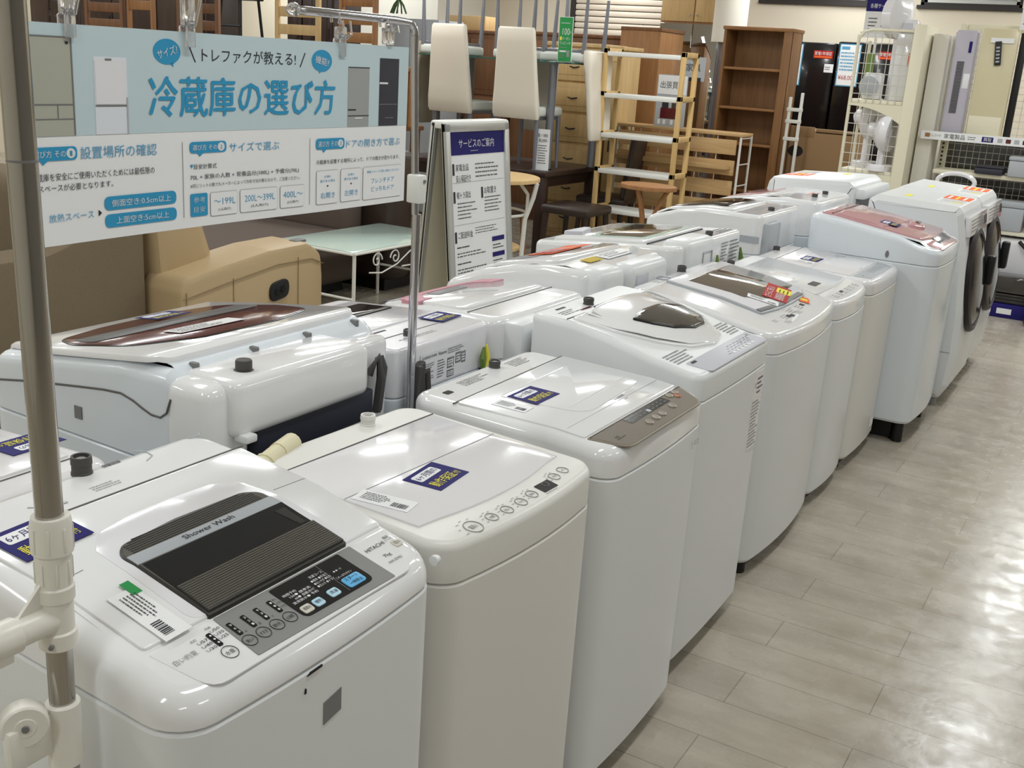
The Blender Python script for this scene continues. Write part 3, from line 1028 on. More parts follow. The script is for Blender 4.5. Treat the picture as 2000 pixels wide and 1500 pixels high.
# ---- machine squeezed between: white lid with black handle slot
W = Washer('white washing machine with a black slot in its lid, just beyond the brown-glass-lidded one', -.893, -1.41, 3.95, 4.43,
           [(0, .812), (.15, .826), (1, .872)], seam=(.745, .79), rc=.05, bow=.02, capr=.022, cap='white_gloss', plinth_in=.05)
g = W.cover
for i in range(6):
    W.micro(g, -.16 + .06 * i, -.12 + .06 * i, .222, .192, 3, .001, 'print_soft', i + 3)
W.quad(g, rect(.195, .207, -.05, -.02), .0012, 'ink')
W.finish()
g = G()
lp = rpoly([(-.18, -.225), (.155, -.225), (.165, 0), (.150, .215), (-.18, .225)], .015)
W.patch(g, lp, .006, 'white_gloss', .003)
W.patch(g, rpoly([(.085, -.10), (.085, -.02), (.118, -.02), (.118, -.10)], .004), .0072, 'black_gloss')
W.groove(g, [(-.14, -.21), (-.14, .21)], .0012, 'light_grey', .006)
W.part(g, 'lid')
W.inlet(-.225, -.10, .017, .024)

# ---- pale machine with faint grey panel
W = Washer('pale flat-lidded washing machine with faint grey panel, just before the pink-lidded one', -.89, -1.43, 4.45, 4.99,
           [(0, .822), (.12, .826), (1, .848)], seam=(.765, .79), rc=.05, bow=.012, capr=.024, body='ivory_body', cap='ivory_lid', plinth_in=.05)
g = W.cover
W.groove(g, [(-.175, -.255), (-.180, .26)], .0014, 'groove', .0006)
W.finish()
g = G()
W.patch(g, rpoly([(-.170, -.235), (.160, -.225), (.160, .245), (-.175, .25)], .006), .004, 'ivory_lid', .002)
W.groove(g, [(-.005, -.23), (-.012, .245)], .0012, 'lilac', .004)
W.patch(g, [(-.115, .0), (-.135, -.02), (-.135, .02)], .0048, 'light_grey')
W.patch(g, [(.03, .20), (.0, .14), (.0, .235)], .0048, 'light_grey')
W.micro(g, -.04, .02, .155, .145, 1, .0048, 'print_soft', 3)
W.part(g, 'lid')
g = G()
W.patch(g, rpoly([(.166, -.215), (.238, -.20), (.238, .20), (.166, .235)], [.003, .03, .03, .003]), .0016, 'light_grey', .0006)
W.micro(g, -.06, .17, .215, .18, 4, .0022, 'print_soft', 4)
W.micro(g, -.18, -.15, .2, .194, 1, .0022, 'ink', 4)
W.part(g, 'control_panel', label='faint grey printed panel')
W.inlet(-.245, .06, .017, .02)
W.card(-.06, -.025, 0, .005)
W.price(-.06, -.13, -88, .005, .08, .042)
g = G()
g.box(-.03, .03, -.02, .02, 0, .001, 'paper', M=plane_frame((W.d / 2 - .006, .16, .12), (0, 1, 0), (0, 0, 1)))
W.part(g, 'front_label')

# ---- pink-lidded machine
W = Washer('tall white washing machine with a pink folding glass lid, eighth in the front row', -.735, -1.34, 4.99, 5.60,
           [(0, .895), (.12, .912), (.18, .935), (.82, .995), (1, 1.004)], seam=(.835, .84), base=.10, rc=.06, bow=.02, capr=.024, body='cool_body', cap='cool_body', plinth='black', plinth_in=.09)
g = W.cover
W.finish()
g = G()
W.patch(g, rpoly([(-.265, -.225), (.195, -.235), (.215, .0), (.205, .265), (-.265, .26)], .02), .008, 'pink_glass', .004)
W.patch(g, rpoly([(-.20, -.215), (.02, -.20), (.06, .25), (-.20, .255)], .012), .013, 'pink_glass', .005)
W.groove(g, [(-.215, -.225), (-.215, .26)], .004, 'red_dark', .008)
W.patch(g, rpoly([(.08, .0), (.15, .06), (.13, .20), (.06, .19)], .03), .020, 'pink_glass', .008)
W.patch(g, rpoly([(.095, .10), (.118, .10), (.110, .19), (.085, .185)], .01), .0212, 'red_dark', .001)
W.part(g, 'lid', label='pink tinted folding lid')
g = G()
W.patch(g, rpoly([(.215, -.22), (.285, -.20), (.285, .20), (.213, .25)], [.003, .03, .03, .003]), .003, 'pink_glass', .001)
W.patch(g, rpoly([(.205, -.06), (.25, -.07), (.25, .20), (.208, .21)], .004), .005, 'black_gloss', .001)
W.part(g, 'control_panel', label='pink and black panel')
W.card(.02, -.08, 0, .0135)
g = G()
g.prism(oval(0, 0, .008, .016, 16), 0, .0022, 'mid_grey', M=plane_frame((.07, -W.w / 2 + .0005, .865), (1, 0, 0), (0, 0, 1)))
W.part(g, 'side_slot')
g = G()
g.box(-.04, .05, -.04, .04, -.004, .004, 'light_grey', .003, M=plane_frame((-.075, -W.w / 2, .57), (1, 0, 0), (0, 0, 1)))
g.box(-.028, .038, -.026, .026, .003, .006, 'mid_grey', .002, M=plane_frame((-.075, -W.w / 2, .57), (1, 0, 0), (0, 0, 1)))
W.part(g, 'side_grip')
# ------------------------------------------------------------------ drum machines
def drum(label, xf, xr, y0, y1, zf, zr, facing=1, front=True, orange_v=0.0, group='washing machines in two rows', rot=0):
    d, w = abs(xf - xr), y1 - y0
    root = thing('drum_washing_machine', label, 'washing machine', ((xf + xr) / 2, (y0 + y1) / 2, 0), rot + (0 if facing > 0 else 180), group)
    h = d / 2
    prof = [(-h, .05), (h - .05, .05), (h - .012, .12), (h, .30), (h - .008, .50), (h - .04, .80), (h - .085, zf - .03), (h - .11, zf), (-h + .04, zr), (-h, zr - .03)]
    M = Matrix(((1, 0, 0, 0), (0, 0, 1, 0), (0, 1, 0, 0), (0, 0, 0, 1)))
    g = G()
    g.prism(rpoly(prof, [.02, .03, .05, .08, .08, .1, .03, .02, .03, .02], 4), -w / 2, w / 2, 'white_body', .028, M=M, both=True)
    g.build('cabinet', root, 40)
    for a in (-1, 1):
        for b in (-1, 1):
            g = G(); g.cyl((a * (h - .09), b * (w / 2 - .08), 0), (a * (h - .09), b * (w / 2 - .08), .06), .03, 'print_soft'); g.build('foot', root)
    if front:
        c = Vector((h - .022, 0, .64))
        n = Vector((1, 0, .11)).normalized()
        g = G()
        g.lathe([(.27, -.03), (.275, .006), (.266, .02), (.248, .026), (.240, .02), (.238, .006)], 'door_ring', c, n, 40)
        door = g.build('door', root)
        g = G()
        g.lathe([(.242, .004), (.236, .016), (.20, .030), (.12, .040), (.0, .042)], 'dark_glass', c, n, 40)
        g.build('door_glass', door)
        g = G()
        f = plane_frame(c + n * .02 + Vector((0, .262, 0)), (0, 1, 0), (0, 0, 1))
        g.box(-.03, .03, -.06, .10, .0, .045, 'black', .012, M=f)
        g.build('door_handle', door)
        g = G()
        f = plane_frame((h - .050, 0, .93), (0, 1, 0), (-.13, 0, 1))
        g.box(-w / 2 + .04, w / 2 - .04, -.045, .055, -.02, .006, 'white_lid', .004, M=f)
        g.micro(-w / 2 + .07, w / 2 - .12, -.03, .04, 4, .0075, 'print_soft', M=f, seed=3)
        g.box(w / 2 - .13, w / 2 - .05, -.02, .03, .004, .008, 'black_gloss', .002, M=f)
        g.build('control_panel', root)
        g = G()
        g.box(h - .22, h - .03, -w / 2 - .0015, -w / 2 + .001, .30, .3015, 'seam')
        g.build('service_seam', root)
    slope = (zf - zr) / (2 * h - .15)
    def ff(p):
        u = p[0]
        return (u, p[1], zr + slope * (u + h - .04) + p[2])
    g = G()
    s_ = .24
    g.prism(rect(.03, .16, orange_v - .02, orange_v + .17), 0, .0015, 'orange', 0, ff)
    for k in range(3):
        g.prism(rect(.048 + .038 * k, .060 + .038 * k, orange_v + .0, orange_v + .14), .0015, .0022, 'paper' if k != 1 else 'yellow', 0, ff)
    g.build('orange_sticker', root)
    g = G()
    g.prism(rect(.03, .16, orange_v - .20, orange_v - .03), 0, .0015, 'paper', 0, ff)
    g.prism(rect(.10, .15, orange_v - .19, orange_v - .15), .0015, .0022, 'yellow', 0, ff)
    for k in range(4):
        g.prism(rect(.04, .155, orange_v - .185 + .04 * k, orange_v - .175 + .04 * k), .0015, .0024, 'print_soft', 0, ff)
    g.build('energy_label', root)
    g = G(); g.prism(rect(-.13, -.10, orange_v - .21, orange_v - .12), 0, .0015, 'yellow', 0, ff); g.build('yellow_sticker', root)
    return root

drum('white drum washing machine with round dark door, nearer of the two in the front row', -.70, -1.25, 5.74, 6.36, 1.03, 1.05, orange_v=.05)
drum('white drum washing machine with round dark door, last of the front row', -.71, -1.26, 6.42, 7.04, 1.03, 1.05, orange_v=.05)

# ------------------------------------------------------------------ back row, backs to the front row
def back_label(s, x0, x1, z0, z1, v0=0.0):
    pass
# pale ivory machine half out of view, bottom left
W = Washer('cream washing machine at the left edge whose warranty card is seen upside down', -1.95, -1.42, .54, 1.16,
           [(0, .885), (1, .905)], facing=-1, seam=(.83, .86), rc=.05, capr=.02, cap='ivory_lid', plinth=None)
W.groove(W.cover, [(-.20, -.29), (-.20, .29)], .0014, 'groove', .0006)
W.micro(W.cover, -.20, -.05, -.17, -.185, 2, .001, 'print_soft', 4)
W.finish()
g = G()
W.patch(g, rpoly([(-.19, -.27), (.18, -.27), (.18, .27), (-.19, .27)], .008), .004, 'ivory_lid', .002)
W.part(g, 'lid')
W.card(-.085, -.262, 0, .005)

# large machine with dark red window and bulging back
W = Washer('large white washing machine with a dark red oval window and bulging back', -2.10, -1.50, 1.375, 2.00,
           [(0, .912), (.1, .935), (.86, .996), (.90, .992), (1, .958)], facing=-1, seam=(.805, .792), rc=.05, capr=.03, body='cool_body', cap='cool_body', plinth=None)
W.finish()
g = G()
lp = rpoly([(.27, -.28), (.27, .28), (.10, .305), (-.20, .305), (-.235, .28), (-.235, -.28), (-.20, -.305), (.1, -.305)], .03)
W.patch(g, lp, .012, 'white_gloss', .008)
lid = W.part(g, 'lid')
g = G()
wp = rpoly([(.15, .24), (.19, .10), (.20, -.10), (.16, -.24), (.0, -.275), (-.13, -.25), (-.17, -.1), (-.16, .12), (-.08, .245), (.06, .275)], .08, 5)
W.patch(g, wp, .0135, 'black_gloss', .001)
W.patch(g, inset(wp, .008), .0145, 'red_dark', .0005)
W.patch(g, rpoly([(.10, -.24), (.03, -.25), (.03, .25), (.10, .24)], .02), .016, 'smoke_dark', .001)
lw = W.part(g, 'lid_window', lid, 'dark red glass window')
g = G()
ff = W.local(-.06, .02, 176, .0165)
g.prism(rect(-.09, .09, -.03, .03, .004), 0, .0008, 'paper', 0, ff)
g.micro(-.08, .06, -.024, .024, 4, .0014, 'print_soft', ff)
W.part(g, 'price_label')
W.card(.16, -.06, 180, .0165)
g = G()
zs = [(.275, .864), (.15, .885), (.0, .905), (-.08, .915), (-.13, .918), (-.165, .910), (-.19, .900), (-.215, .892), (-.24, .892), (-.258, .905), (-.27, .935)]
g.tube([(u, W.w / 2 + .0005, z) for u, z in zs], .0022, 'groove', n=6)
W.part(g, 'lid_seam')
g = G()
for k in range(4):
    v = .24 - .165 * k
    g.box(-.268, -.248, v - .006, v + .006, .962, .992, 'mid_grey', .003)
W.part(g, 'hinge_clips')
g = G()
b0 = -W.d / 2
g.box(b0 - .10, b0 + .05, -.14, .270, .866, .984, 'white_gloss', .022, seg=4)
g.box(b0 - .035, b0 + .03, -.29, -.12, .70, .962, 'white_gloss', .018, seg=3)
g.box(b0 - .075, b0 + .06, .20, .312, .80, .975, 'white_gloss', .030, seg=4)
g.box(b0 - .085, b0 + .02, -.17, .20, .80, .87, 'navy_base', .006)
g.box(b0 - .115, b0 - .08, .23, .26, .862, .878, 'white_body', .004)
W.part(g, 'back_cover')
g = G()
g.lathe([(.020, 0), (.020, .004), (.0165, .005), (.0165, .022), (.015, .025), (.011, .025)], 'rubber', (b0 - .045, .195, .980))
W.part(g, 'hose_inlet')
g = G()
g.tube([(b0 - .05, -.195, .89), (b0 - .065, -.21, .93), (b0 - .07, -.215, .88), (b0 - .06, -.215, .80), (b0 - .055, -.225, .80), (b0 - .06, -.235, .90), (b0 - .05, -.232, .925)], .011, 'rubber')
W.part(g, 'power_cord', label='grey bundled cord')
g = G()
g.box(-.01, .012, W.w / 2 - .001, W.w / 2 + .0015, .835, .862, 'mid_grey')
W.part(g, 'side_slot')

# machine with black window, spec label on its back
W = Washer('white washing machine with printed specification label on its back, behind the chrome stand', -2.0, -1.475, 2.02, 2.45,
           [(0, .885), (.5, .905), (1, .912)], facing=-1, seam=(.78, .79), rc=.03, capr=.012, body='cool_body', cap='white_lid', plinth=None)
W.groove(W.cover, [(-.165, .20), (-.17, -.205)], .0014, 'print_soft', .0006)
W.micro(W.cover, -.02, .15, -.20, -.22, 2, .001, 'print_soft', 4)
W.quad(W.cover, rect(-.115, -.108, .06, .16), .001, 'print')
W.finish()
g = G()
W.patch(g, rpoly([(.20, -.19), (.20, .195), (-.09, .195), (-.09, -.19)], .01), .004, 'white_lid', .002)
W.patch(g, rpoly([(.15, -.165), (.15, .15), (.03, .15), (.03, -.165)], .012), .006, 'dark_glass', .001)
W.patch(g, rpoly([(.05, -.15), (.05, .08), (.034, .08), (.034, -.15)], .002), .007, 'smoke_rib', .0005)
W.part(g, 'lid')
W.card(-.135, -.155, 184, .003)
W.inlet(-.19, .065, .016, .02, 'rubber')
g = G()
b0 = -W.d / 2
Mb = plane_frame((b0 - .0005, .115, .795), (0, -1, 0), (0, 0, 1))
g.box(0, .205, 0, .085, 0, .001, 'white_lid', M=Mb)
g.text('全自動電気洗濯機', .005, .07, .072, .079, .002, 'ink', M=Mb)
g.text('Hisense', .078, .115, .071, .080, .002, 'ink', M=Mb)
g.micro(.005, .06, .01, .06, 9, .002, 'print', M=Mb, seed=2)
g.micro(.075, .11, .01, .06, 7, .002, 'print', M=Mb, seed=3)
for x0, x1, y0, y1 in ((.12, .15, .028, .055), (.158, .182, .034, .062), (.186, .204, .03, .06), (.12, .15, .004, .022)):
    g.micro(x0, x1, y0, y1, 4, .002, 'print', M=Mb, seed=int(x0 * 1000))
    for a, b, c, e in ((x0, x1, y0, y0 + .0012), (x0, x1, y1 - .0012, y1), (x0, x0 + .0012, y0, y1), (x1 - .0012, x1, y0, y1)):
        g.box(a, b, c, e, .001, .0018, 'print', M=Mb)
g.micro(.12, .2, .066, .082, 3, .002, 'print', M=Mb, seed=9)
W.part(g, 'specification_label')
g = G()
g.box(b0 - .008, b0, -.20, .12, .762, .768, 'white_body', .002)
g.box(b0 - .008, b0, -.20, .12, .775, .781, 'white_body', .002)
W.part(g, 'back_ribs')
g = G()
g.tube([(b0 - .01, .16, .70), (b0 - .02, .155, .80), (b0 - .022, .15, .865), (b0 - .02, .14, .872), (b0 - .02, .135, .80), (b0 - .014, .13, .71)], .012, 'rubber')
g.tube([(b0 - .02, .14, .84), (b0 - .03, .125, .852), (b0 - .03, .118, .80), (b0 - .02, .13, .74)], .008, 'rubber')
W.part(g, 'power_cord', label='grey bundled cord')
g = G()
g.tube([(b0 - .012, -.165, .785), (b0 - .014, -.160, .82), (b0 - .012, -.166, .85)], [.006, .010, .004], 'tag_green')
g.tube([(b0 - .014, -.172, .785), (b0 - .016, -.180, .82), (b0 - .012, -.178, .855)], [.006, .008, .003], 'yellow')
g.cyl((b0 - .012, -.165, .765), (b0 - .012, -.165, .79), .011, 'navy')
W.part(g, 'earth_wire', label='green and yellow earth wire')

# pink arc machine
W = Washer('white washing machine with a pink arc on its lid, left of the service notice board', -1.97, -1.45, 2.47, 2.99,
           [(0, .85), (.3, .895), (.55, .91), (1, .915)], facing=-1, seam=(.78, .80), rc=.05, capr=.025, body='cool_body', cap='white_gloss', plinth=None)
W.micro(W.cover, .06, .16, .235, .21, 2, .001, 'print_soft', 4)
W.groove(W.cover, [(-.135, .245), (-.135, -.245)], .0016, 'groove', .0006)
W.finish()
g = G()
W.patch(g, rpoly([(.20, -.20), (.20, .20), (-.12, .235), (-.12, -.235)], .04), .008, 'white_gloss', .005)
ring = [(.05 + .15 * cos(a), .235 * sin(a)) for a in [radians(-95 + 10 * k) for k in range(20)]]
ring2 = [(.05 + .085 * cos(a), .165 * sin(a)) for a in [radians(-95 + 10 * k) for k in range(20)]]
for a, b, c, d_ in zip(ring, ring[1:], ring2[1:], ring2):
    W.patch(g, [a, b, c, d_], .0105, 'pink')
W.patch(g, rect(.06, .11, -.06, .10, .01), .010, 'mid_grey', .001)
W.part(g, 'lid', label='white lid with a pink arc')
W.card(.215, .07, 180, .004)
g = G()
b0 = -W.d / 2
g.box(b0 - .05, b0 + .02, .08, .235, .70, .905, 'white_body', .012)
g.box(b0 - .02, b0 + .02, -.2, .06, .72, .89, 'white_body', .01)
W.part(g, 'back_cover')

# bulging machine with orange sticker
W = Washer('back row washing machine with orange and yellow stickers behind the almond-window one', -2.06, -1.475, 3.06, 3.66,
           [(0, .845), (.15, .88), (.35, .925), (.6, .955), (.8, .965), (1, .955)], facing=-1, seam=(.80, .86), rc=.06, capr=.03, body='cool_body', cap='white_gloss', plinth=None)
W.finish()
g = G()
W.patch(g, rpoly([(.22, -.23), (.22, .23), (-.14, .26), (-.14, -.26)], .05), .010, 'white_gloss', .006)
W.patch(g, rpoly([(.17, -.19), (.17, .17), (.0, .20), (.0, -.22)], .04), .012, 'mid_grey', .001)
lid = W.part(g, 'lid')
g = G()
ff = W.local(.02, -.03, 180, .0135)
g.prism(rect(-.14, .16, -.06, .04), 0, .001, 'orange', 0, ff)
g.prism(rect(-.12, .0, -.05, .02), .001, .002, 'red', 0, ff)
g.micro(-.1, .14, -.05, .03, 3, .003, 'paper', ff)
W.part(g, 'promotion_sticker', lid, 'orange sticker')
g = G()
ff = W.local(-.19, .02, 180, .003)
g.prism(rect(-.14, -.04, -.02, .02), 0, .001, 'mustard', 0, ff)
g.prism(rect(-.02, .20, -.03, .03), 0, .001, 'paper', 0, ff)
g.micro(0, .18, -.025, .025, 3, .002, 'print_soft', ff)
W.part(g, 'energy_label')
g = G()
b0 = -W.d / 2
g.box(b0 - .03, b0 + .08, .10, .285, .72, .965, 'white_body', .035, seg=3)
g.box(b0 - .05, b0 + .05, -.21, .09, .74, .962, 'white_body', .03, seg=3)
g.box(b0 - .056, b0 - .045, -.02, .07, .88, .93, 'lilac', .004)
W.part(g, 'back_cover')
W.inlet(-.22, -.16, .018, .028, 'white_body')

# glass lidded machine
W = Washer('back row washing machine with clear glass lid and printed back, before the stool', -2.07, -1.455, 3.72, 4.43,
           [(0, .915), (.5, .945), (1, .97)], facing=-1, seam=(.82, .84), rc=.04, capr=.02, body='cool_body', cap='white_gloss', plinth=None)
W.micro(W.cover, -.32, -.15, -.21, -.28, 3, .001, 'print', 5)
W.finish()
g = G()
W.patch(g, rpoly([(.24, -.28), (.24, .31), (-.15, .31), (-.15, -.28)], .012), .010, 'white_gloss', .005)
W.groove(g, [(-.165, .32), (-.165, -.25)], .003, 'ink', .002)
W.patch(g, rpoly([(.20, .06), (.235, .06), (.245, .22), (.16, .22)], .01), .026, 'lilac', .006)
lid = W.part(g, 'lid')
g = G()
W.patch(g, rpoly([(.16, -.26), (.12, .24), (-.13, .24), (-.12, -.26)], .008), .012, 'glass_top', .001)
W.patch(g, rpoly([(.13, -.22), (.10, .21), (-.10, .21), (-.09, -.22)], .008), .013, 'brown_glass', .0005)
W.part(g, 'lid_window', lid, 'glass window')
g = G()
b0 = -W.d / 2
g.box(b0 - .02, b0 + .10, .02, .30, .76, .985, 'white_body', .03, seg=3)
g.tube([(b0 - .021, .15, .84), (b0 - .022, .15, .93), (b0 - .022, .06, .93), (b0 - .022, .05, .84), (b0 - .022, .07, .81)], .003, 'light_grey')
W.part(g, 'back_cover')
g = G()
Mb = plane_frame((b0 - .0015, -.10, .85), (0, -1, 0), (0, 0, 1))
g.micro(0, .08, .0, .09, 7, .001, 'print', M=Mb, seed=2)
g.micro(.1, .22, .0, .09, 6, .001, 'print', M=Mb, seed=3)
W.part(g, 'specification_label')
W.inlet(-.27, -.05, .017, .024)
g = G()
g.tube([(b0 - .015, -.02, .80), (b0 - .02, -.03, .85), (b0 - .015, -.025, .90)], [.006, .012, .004], 'tag_green')
g.tube([(b0 - .015, -.30, .80), (b0 - .02, -.31, .85), (b0 - .015, -.30, .90)], [.006, .012, .004], 'tag_green')
W.part(g, 'earth_wire', label='green earth wires')

# curved side machine
W = Washer('back row washing machine with high curved side, dark lid and grey strip on its side', -2.04, -1.465, 4.72, 5.30,
           [(0, .92), (.2, .97), (.5, .995), (1, .995)], facing=-1, seam=(.80, .82), rc=.05, capr=.02, body='cool_body', cap='white_gloss', plinth=None)
W.micro(W.cover, -.2, .1, -.18, -.25, 3, .001, 'print_soft', 5)
W.finish()
g = G()
W.patch(g, rpoly([(.25, -.25), (.25, .25), (-.13, .25), (-.13, -.25)], .03), .008, 'white_gloss', .004)
W.patch(g, rpoly([(.22, -.22), (.22, .20), (-.08, .18), (-.08, -.20)], .03), .011, 'dark_glass', .001)
W.part(g, 'lid', label='dark glass lid')
W.inlet(-.245, .05, .017, .02)
g = G()
Mb = plane_frame((-.15, W.w / 2 + .0005, .90), (-1, 0, 0), (0, 0, 1))
g.box(-.02, .13, -.03, .0, -.001, .001, 'light_grey', M=Mb)
W.part(g, 'side_label')
g = G()
b0 = -W.d / 2
g.box(b0 - .03, b0 + .02, .1, .26, .70, .96, 'light_grey', .012)
g.tube([(b0 - .02, .0, .75), (b0 - .03, -.05, .80), (b0 - .02, -.12, .76)], .008, 'rubber')
W.part(g, 'back_cover')

# clear-film machine
W = Washer('back row washing machine with two black knobs, just before the drum machine seen from behind', -2.02, -1.40, 5.40, 6.03,
           [(0, .93), (.2, .97), (.6, 1.015), (1, 1.01)], facing=-1, seam=(.80, .84), rc=.05, capr=.025, body='cool_body', cap='white_gloss', plinth=None)
W.micro(W.cover, -.1, .1, -.15, -.2, 2, .001, 'orange', 5)
W.finish()
g = G()
W.patch(g, rpoly([(.25, -.27), (.25, .27), (-.05, .27), (-.05, -.27)], .03), .008, 'white_gloss', .004)
W.patch(g, rpoly([(.21, -.22), (.21, .22), (.02, .22), (.02, -.22)], .03), .011, 'pink_glass', .001)
W.part(g, 'lid')
W.inlet(-.22, .1, .017, .02)
W.inlet(-.22, -.1, .017, .02)

r = drum('white drum washing machine seen from behind, last of the back row before the fan rack', -1.98, -1.40, 6.10, 6.74, 1.05, 1.07, facing=-1, front=False, orange_v=.0)
g = G()
b0 = -.29
g.box(b0 - .012, b0 + .02, -.28, .28, .12, .98, 'mid_grey', .01)
g.box(b0 - .05, b0 + .03, -.30, .30, .97, 1.03, 'white_body', .015)
g.build('back_cover', r)
# ------------------------------------------------------------------ pipe rack in the foreground
px, py = -.938, .674
t = thing('pipe_rack', 'steel pipe rack with white plastic joints standing at the left edge of the picture', 'rack', (px, py, 0))
R0 = .0138
g = G()
g.cyl((0, 0, .0), (0, 0, .955), R0 * 1.02, 'steel', n=28)
g.cyl((0, 0, 1.03), (-.006, -.004, 1.76), R0 * 1.06, 'steel', n=28)
g.lathe([(R0 * 1.06, 1.474), (R0 * 1.075, 1.475), (R0 * 1.06, 1.4765)], 'mid_grey', (-.0036, -.0024, 0), n=28)
g.build('upright_pipe', t)
g = G()
g.lathe([(.0178, .948), (.0205, .950), (.0205, .968), (.0182, .970), (.0182, 1.005), (.0205, 1.007), (.0205, 1.022), (.0190, 1.024)], 'joint', n=28)
g.lathe([(.0188, 1.022), (.0192, 1.06), (.0218, 1.063), (.0212, 1.098), (.0198, 1.104), (.0145, 1.104)], 'joint', n=28)
for k in range(8):
    a = 2 * pi * k / 8
    g.box(.0195 if True else 0, .0225, -.0011, .0011, 1.066, 1.094, 'joint', .0006, M=Matrix.Rotation(a, 4, 'Z'))
    g.box(.0182, .0203, -.0011, .0011, 1.028, 1.054, 'joint', .0006, M=Matrix.Rotation(a + .3, 4, 'Z'))
g.lathe([(.0165, 0), (.0165, .05), (.0195, .052), (.0195, .075), (.0178, .079), (.0178, .094), (.0145, .094)], 'joint', (0, 0, .985), (0, -1, 0), 28)
g.prism([(-.018, 1.03), (-.052, .997), (-.018, .997)], -.002, .002, 'joint', M=Matrix(((0, 0, 1, 0), (1, 0, 0, 0), (0, 1, 0, 0), (0, 0, 0, 1))))
g.box(-.006, .012, -.092, -.062, .961, .967, 'joint', .002)
g.box(.008, .013, -.092, -.062, .961, .974, 'joint', .002)
g.cyl((.012, -.0175, .958), (.0145, -.0205, .958), .0028, 'mid_grey')
g.build('tee_joint', t, label='white plastic tee joint')
g = G()
g.cyl((0, -.07, .985), (0, -1.3, .985), R0, 'steel', n=28)
g.build('side_pipe', t)
g = G()
g.lathe([(.0172, .80), (.0190, .80), (.0190, .876), (.0172, .878), (.0150, .878)], 'joint', n=28)
g.lathe([(.023, -.011), (.025, -.009), (.025, .009), (.023, .011), (.012, .011), (.011, .012), (.0, .012)], 'joint', (-.004, -.046, .872), (.86, -.5, 0), 28)
g.cyl((.006, -.052, .872), (.0085, -.0535, .872), .004, 'mid_grey')
g.box(-.012, .004, -.07, -.012, .82, .872, 'joint', .005)
g.build('hinge_joint', t, label='white round hinge joint')
g = G()
g.cyl((0, 0, 1.74), (-.50, .0, 1.74), R0, 'steel', n=20)
g.cyl((-.51, -.60, 1.715), (-.51, .735, 1.715), .011, 'chrome', n=20)
g.box(-.53, -.49, -.02, .02, 1.70, 1.755, 'joint', .004)
g.build('clip_rail', t)

# ------------------------------------------------------------------ chrome stand holding the banner
BX = -1.45
t = thing('banner_stand', 'chrome pipe stand with a bent top arm holding the right end of the long banner', 'stand', (BX, 2.035, 0))
g = G()
g.cyl((0, .012, 0), (0, .012, 1.24), .0105, 'chrome', n=20)
arc = [(0, .005, 1.24), (0, -.005, 1.40), (0, -.018, 1.60)] + [(0, -.048 + .03 * cos(radians(a)), 1.628 + .03 * sin(radians(a))) for a in (0, 20, 40, 60, 80, 95)] + [(0, -.10, 1.660), (0, -.40, 1.6595)]
g.tube(arc, .0085, 'chrome', n=14)
g.build('chrome_pipe', t)
g = G()
g.lathe([(.0, -.014), (.008, -.012), (.013, -.004), (.013, .004), (.008, .012), (.0085, .014), (.0085, .03)], 'clear', (0, -.41, 1.6595), (0, 1, 0), 18)
g.build('ball_end', t, label='clear plastic ball end')
g = G()
g.box(-.012, .026, -.016, .012, 1.268, 1.332, 'white_metal', .004)
g.cyl((.024, .0, 1.318), (.029, .0, 1.318), .004, 'mid_grey')
g.build('height_collar', t, label='cream height collar')
g = G()
g.box(-.012, .13, -.012, .026, .0, .02, 'chrome', .006)
g.build('foot', t)

# ------------------------------------------------------------------ banner
Mb = Matrix(((0, 0, 1, BX + .012), (1, 0, 0, 0), (0, 1, 0, 0), (0, 0, 0, 1)))   # board x = world Y, board y = world Z
b = thing('hanging_banner', 'long white and pale blue banner of Japanese lettering hung over the washing machines', 'banner', (BX + .012, 1.5, 1.44))
def bb(): return G(Matrix.Translation((-(BX + .012), -1.5, -1.44)) @ Mb)
g = bb()
def wavy(p): return (p[0], p[1], p[2] + .004 * sin(p[0] * 8) + .0006 * sin(p[0] * 20))
cuts = [1.03 + .05 * k for k in range(1, 19)]
def sheet(g, x0, x1, y0, y1, h0, h1, m):
    g.prism(rect(x0, x1, y0, y1), h0, h1, m, 0, wavy, [c for c in cuts if x0 < c < x1], smooth=False)
sheet(g, 1.028, 1.978, 1.278, 1.606, -.001, .0, 'paper')
sheet(g, 1.028, 1.978, 1.443, 1.606, .0, .0006, 'sky_blue')
g.build('sheet', b)
g = bb()
H = .0012
T = lambda s, x0, x1, y0, y1, m, h=H: g.text(s, x0, x1, y0, y1, h, m, wavy)
Q = lambda x0, x1, y0, y1, m, h=H, r=0.0: g.prism(rect(x0, x1, y0, y1, r), h - .0004, h, m, 0, wavy, [c for c in cuts if x0 < c < x1], smooth=False)
def P(poly, m, h=H): g.prism(poly, h - .0004, h, m, 0, wavy, smooth=False)
# pictures of refrigerators
Q(1.045, 1.119, 1.4435, 1.587, 'fridge_champ'); Q(1.045, 1.119, 1.4885, 1.4905, 'mid_grey', H + .0006); Q(1.045, 1.119, 1.4675, 1.469, 'mid_grey', H + .0006)
Q(1.088, 1.0895, 1.469, 1.4885, 'mid_grey', H + .0006); Q(1.117, 1.1195, 1.4435, 1.587, 'mid_grey', H + .0006); Q(1.108, 1.113, 1.577, 1.581, 'ink', H + .0006); Q(1.045, 1.119, 1.586, 1.588, 'mid_grey', H + .0006)
Q(1.1585, 1.2235, 1.4435, 1.561, 'fridge_white'); Q(1.1595, 1.221, 1.486, 1.4885, 'mid_grey', H + .0006); Q(1.1605, 1.2195, 1.4895, 1.556, 'white_lid', H + .0006); Q(1.181, 1.193, 1.5555, 1.5585, 'mid_grey', H + .001); Q(1.2205, 1.2235, 1.4435, 1.5, 'light_grey', H + .0006)
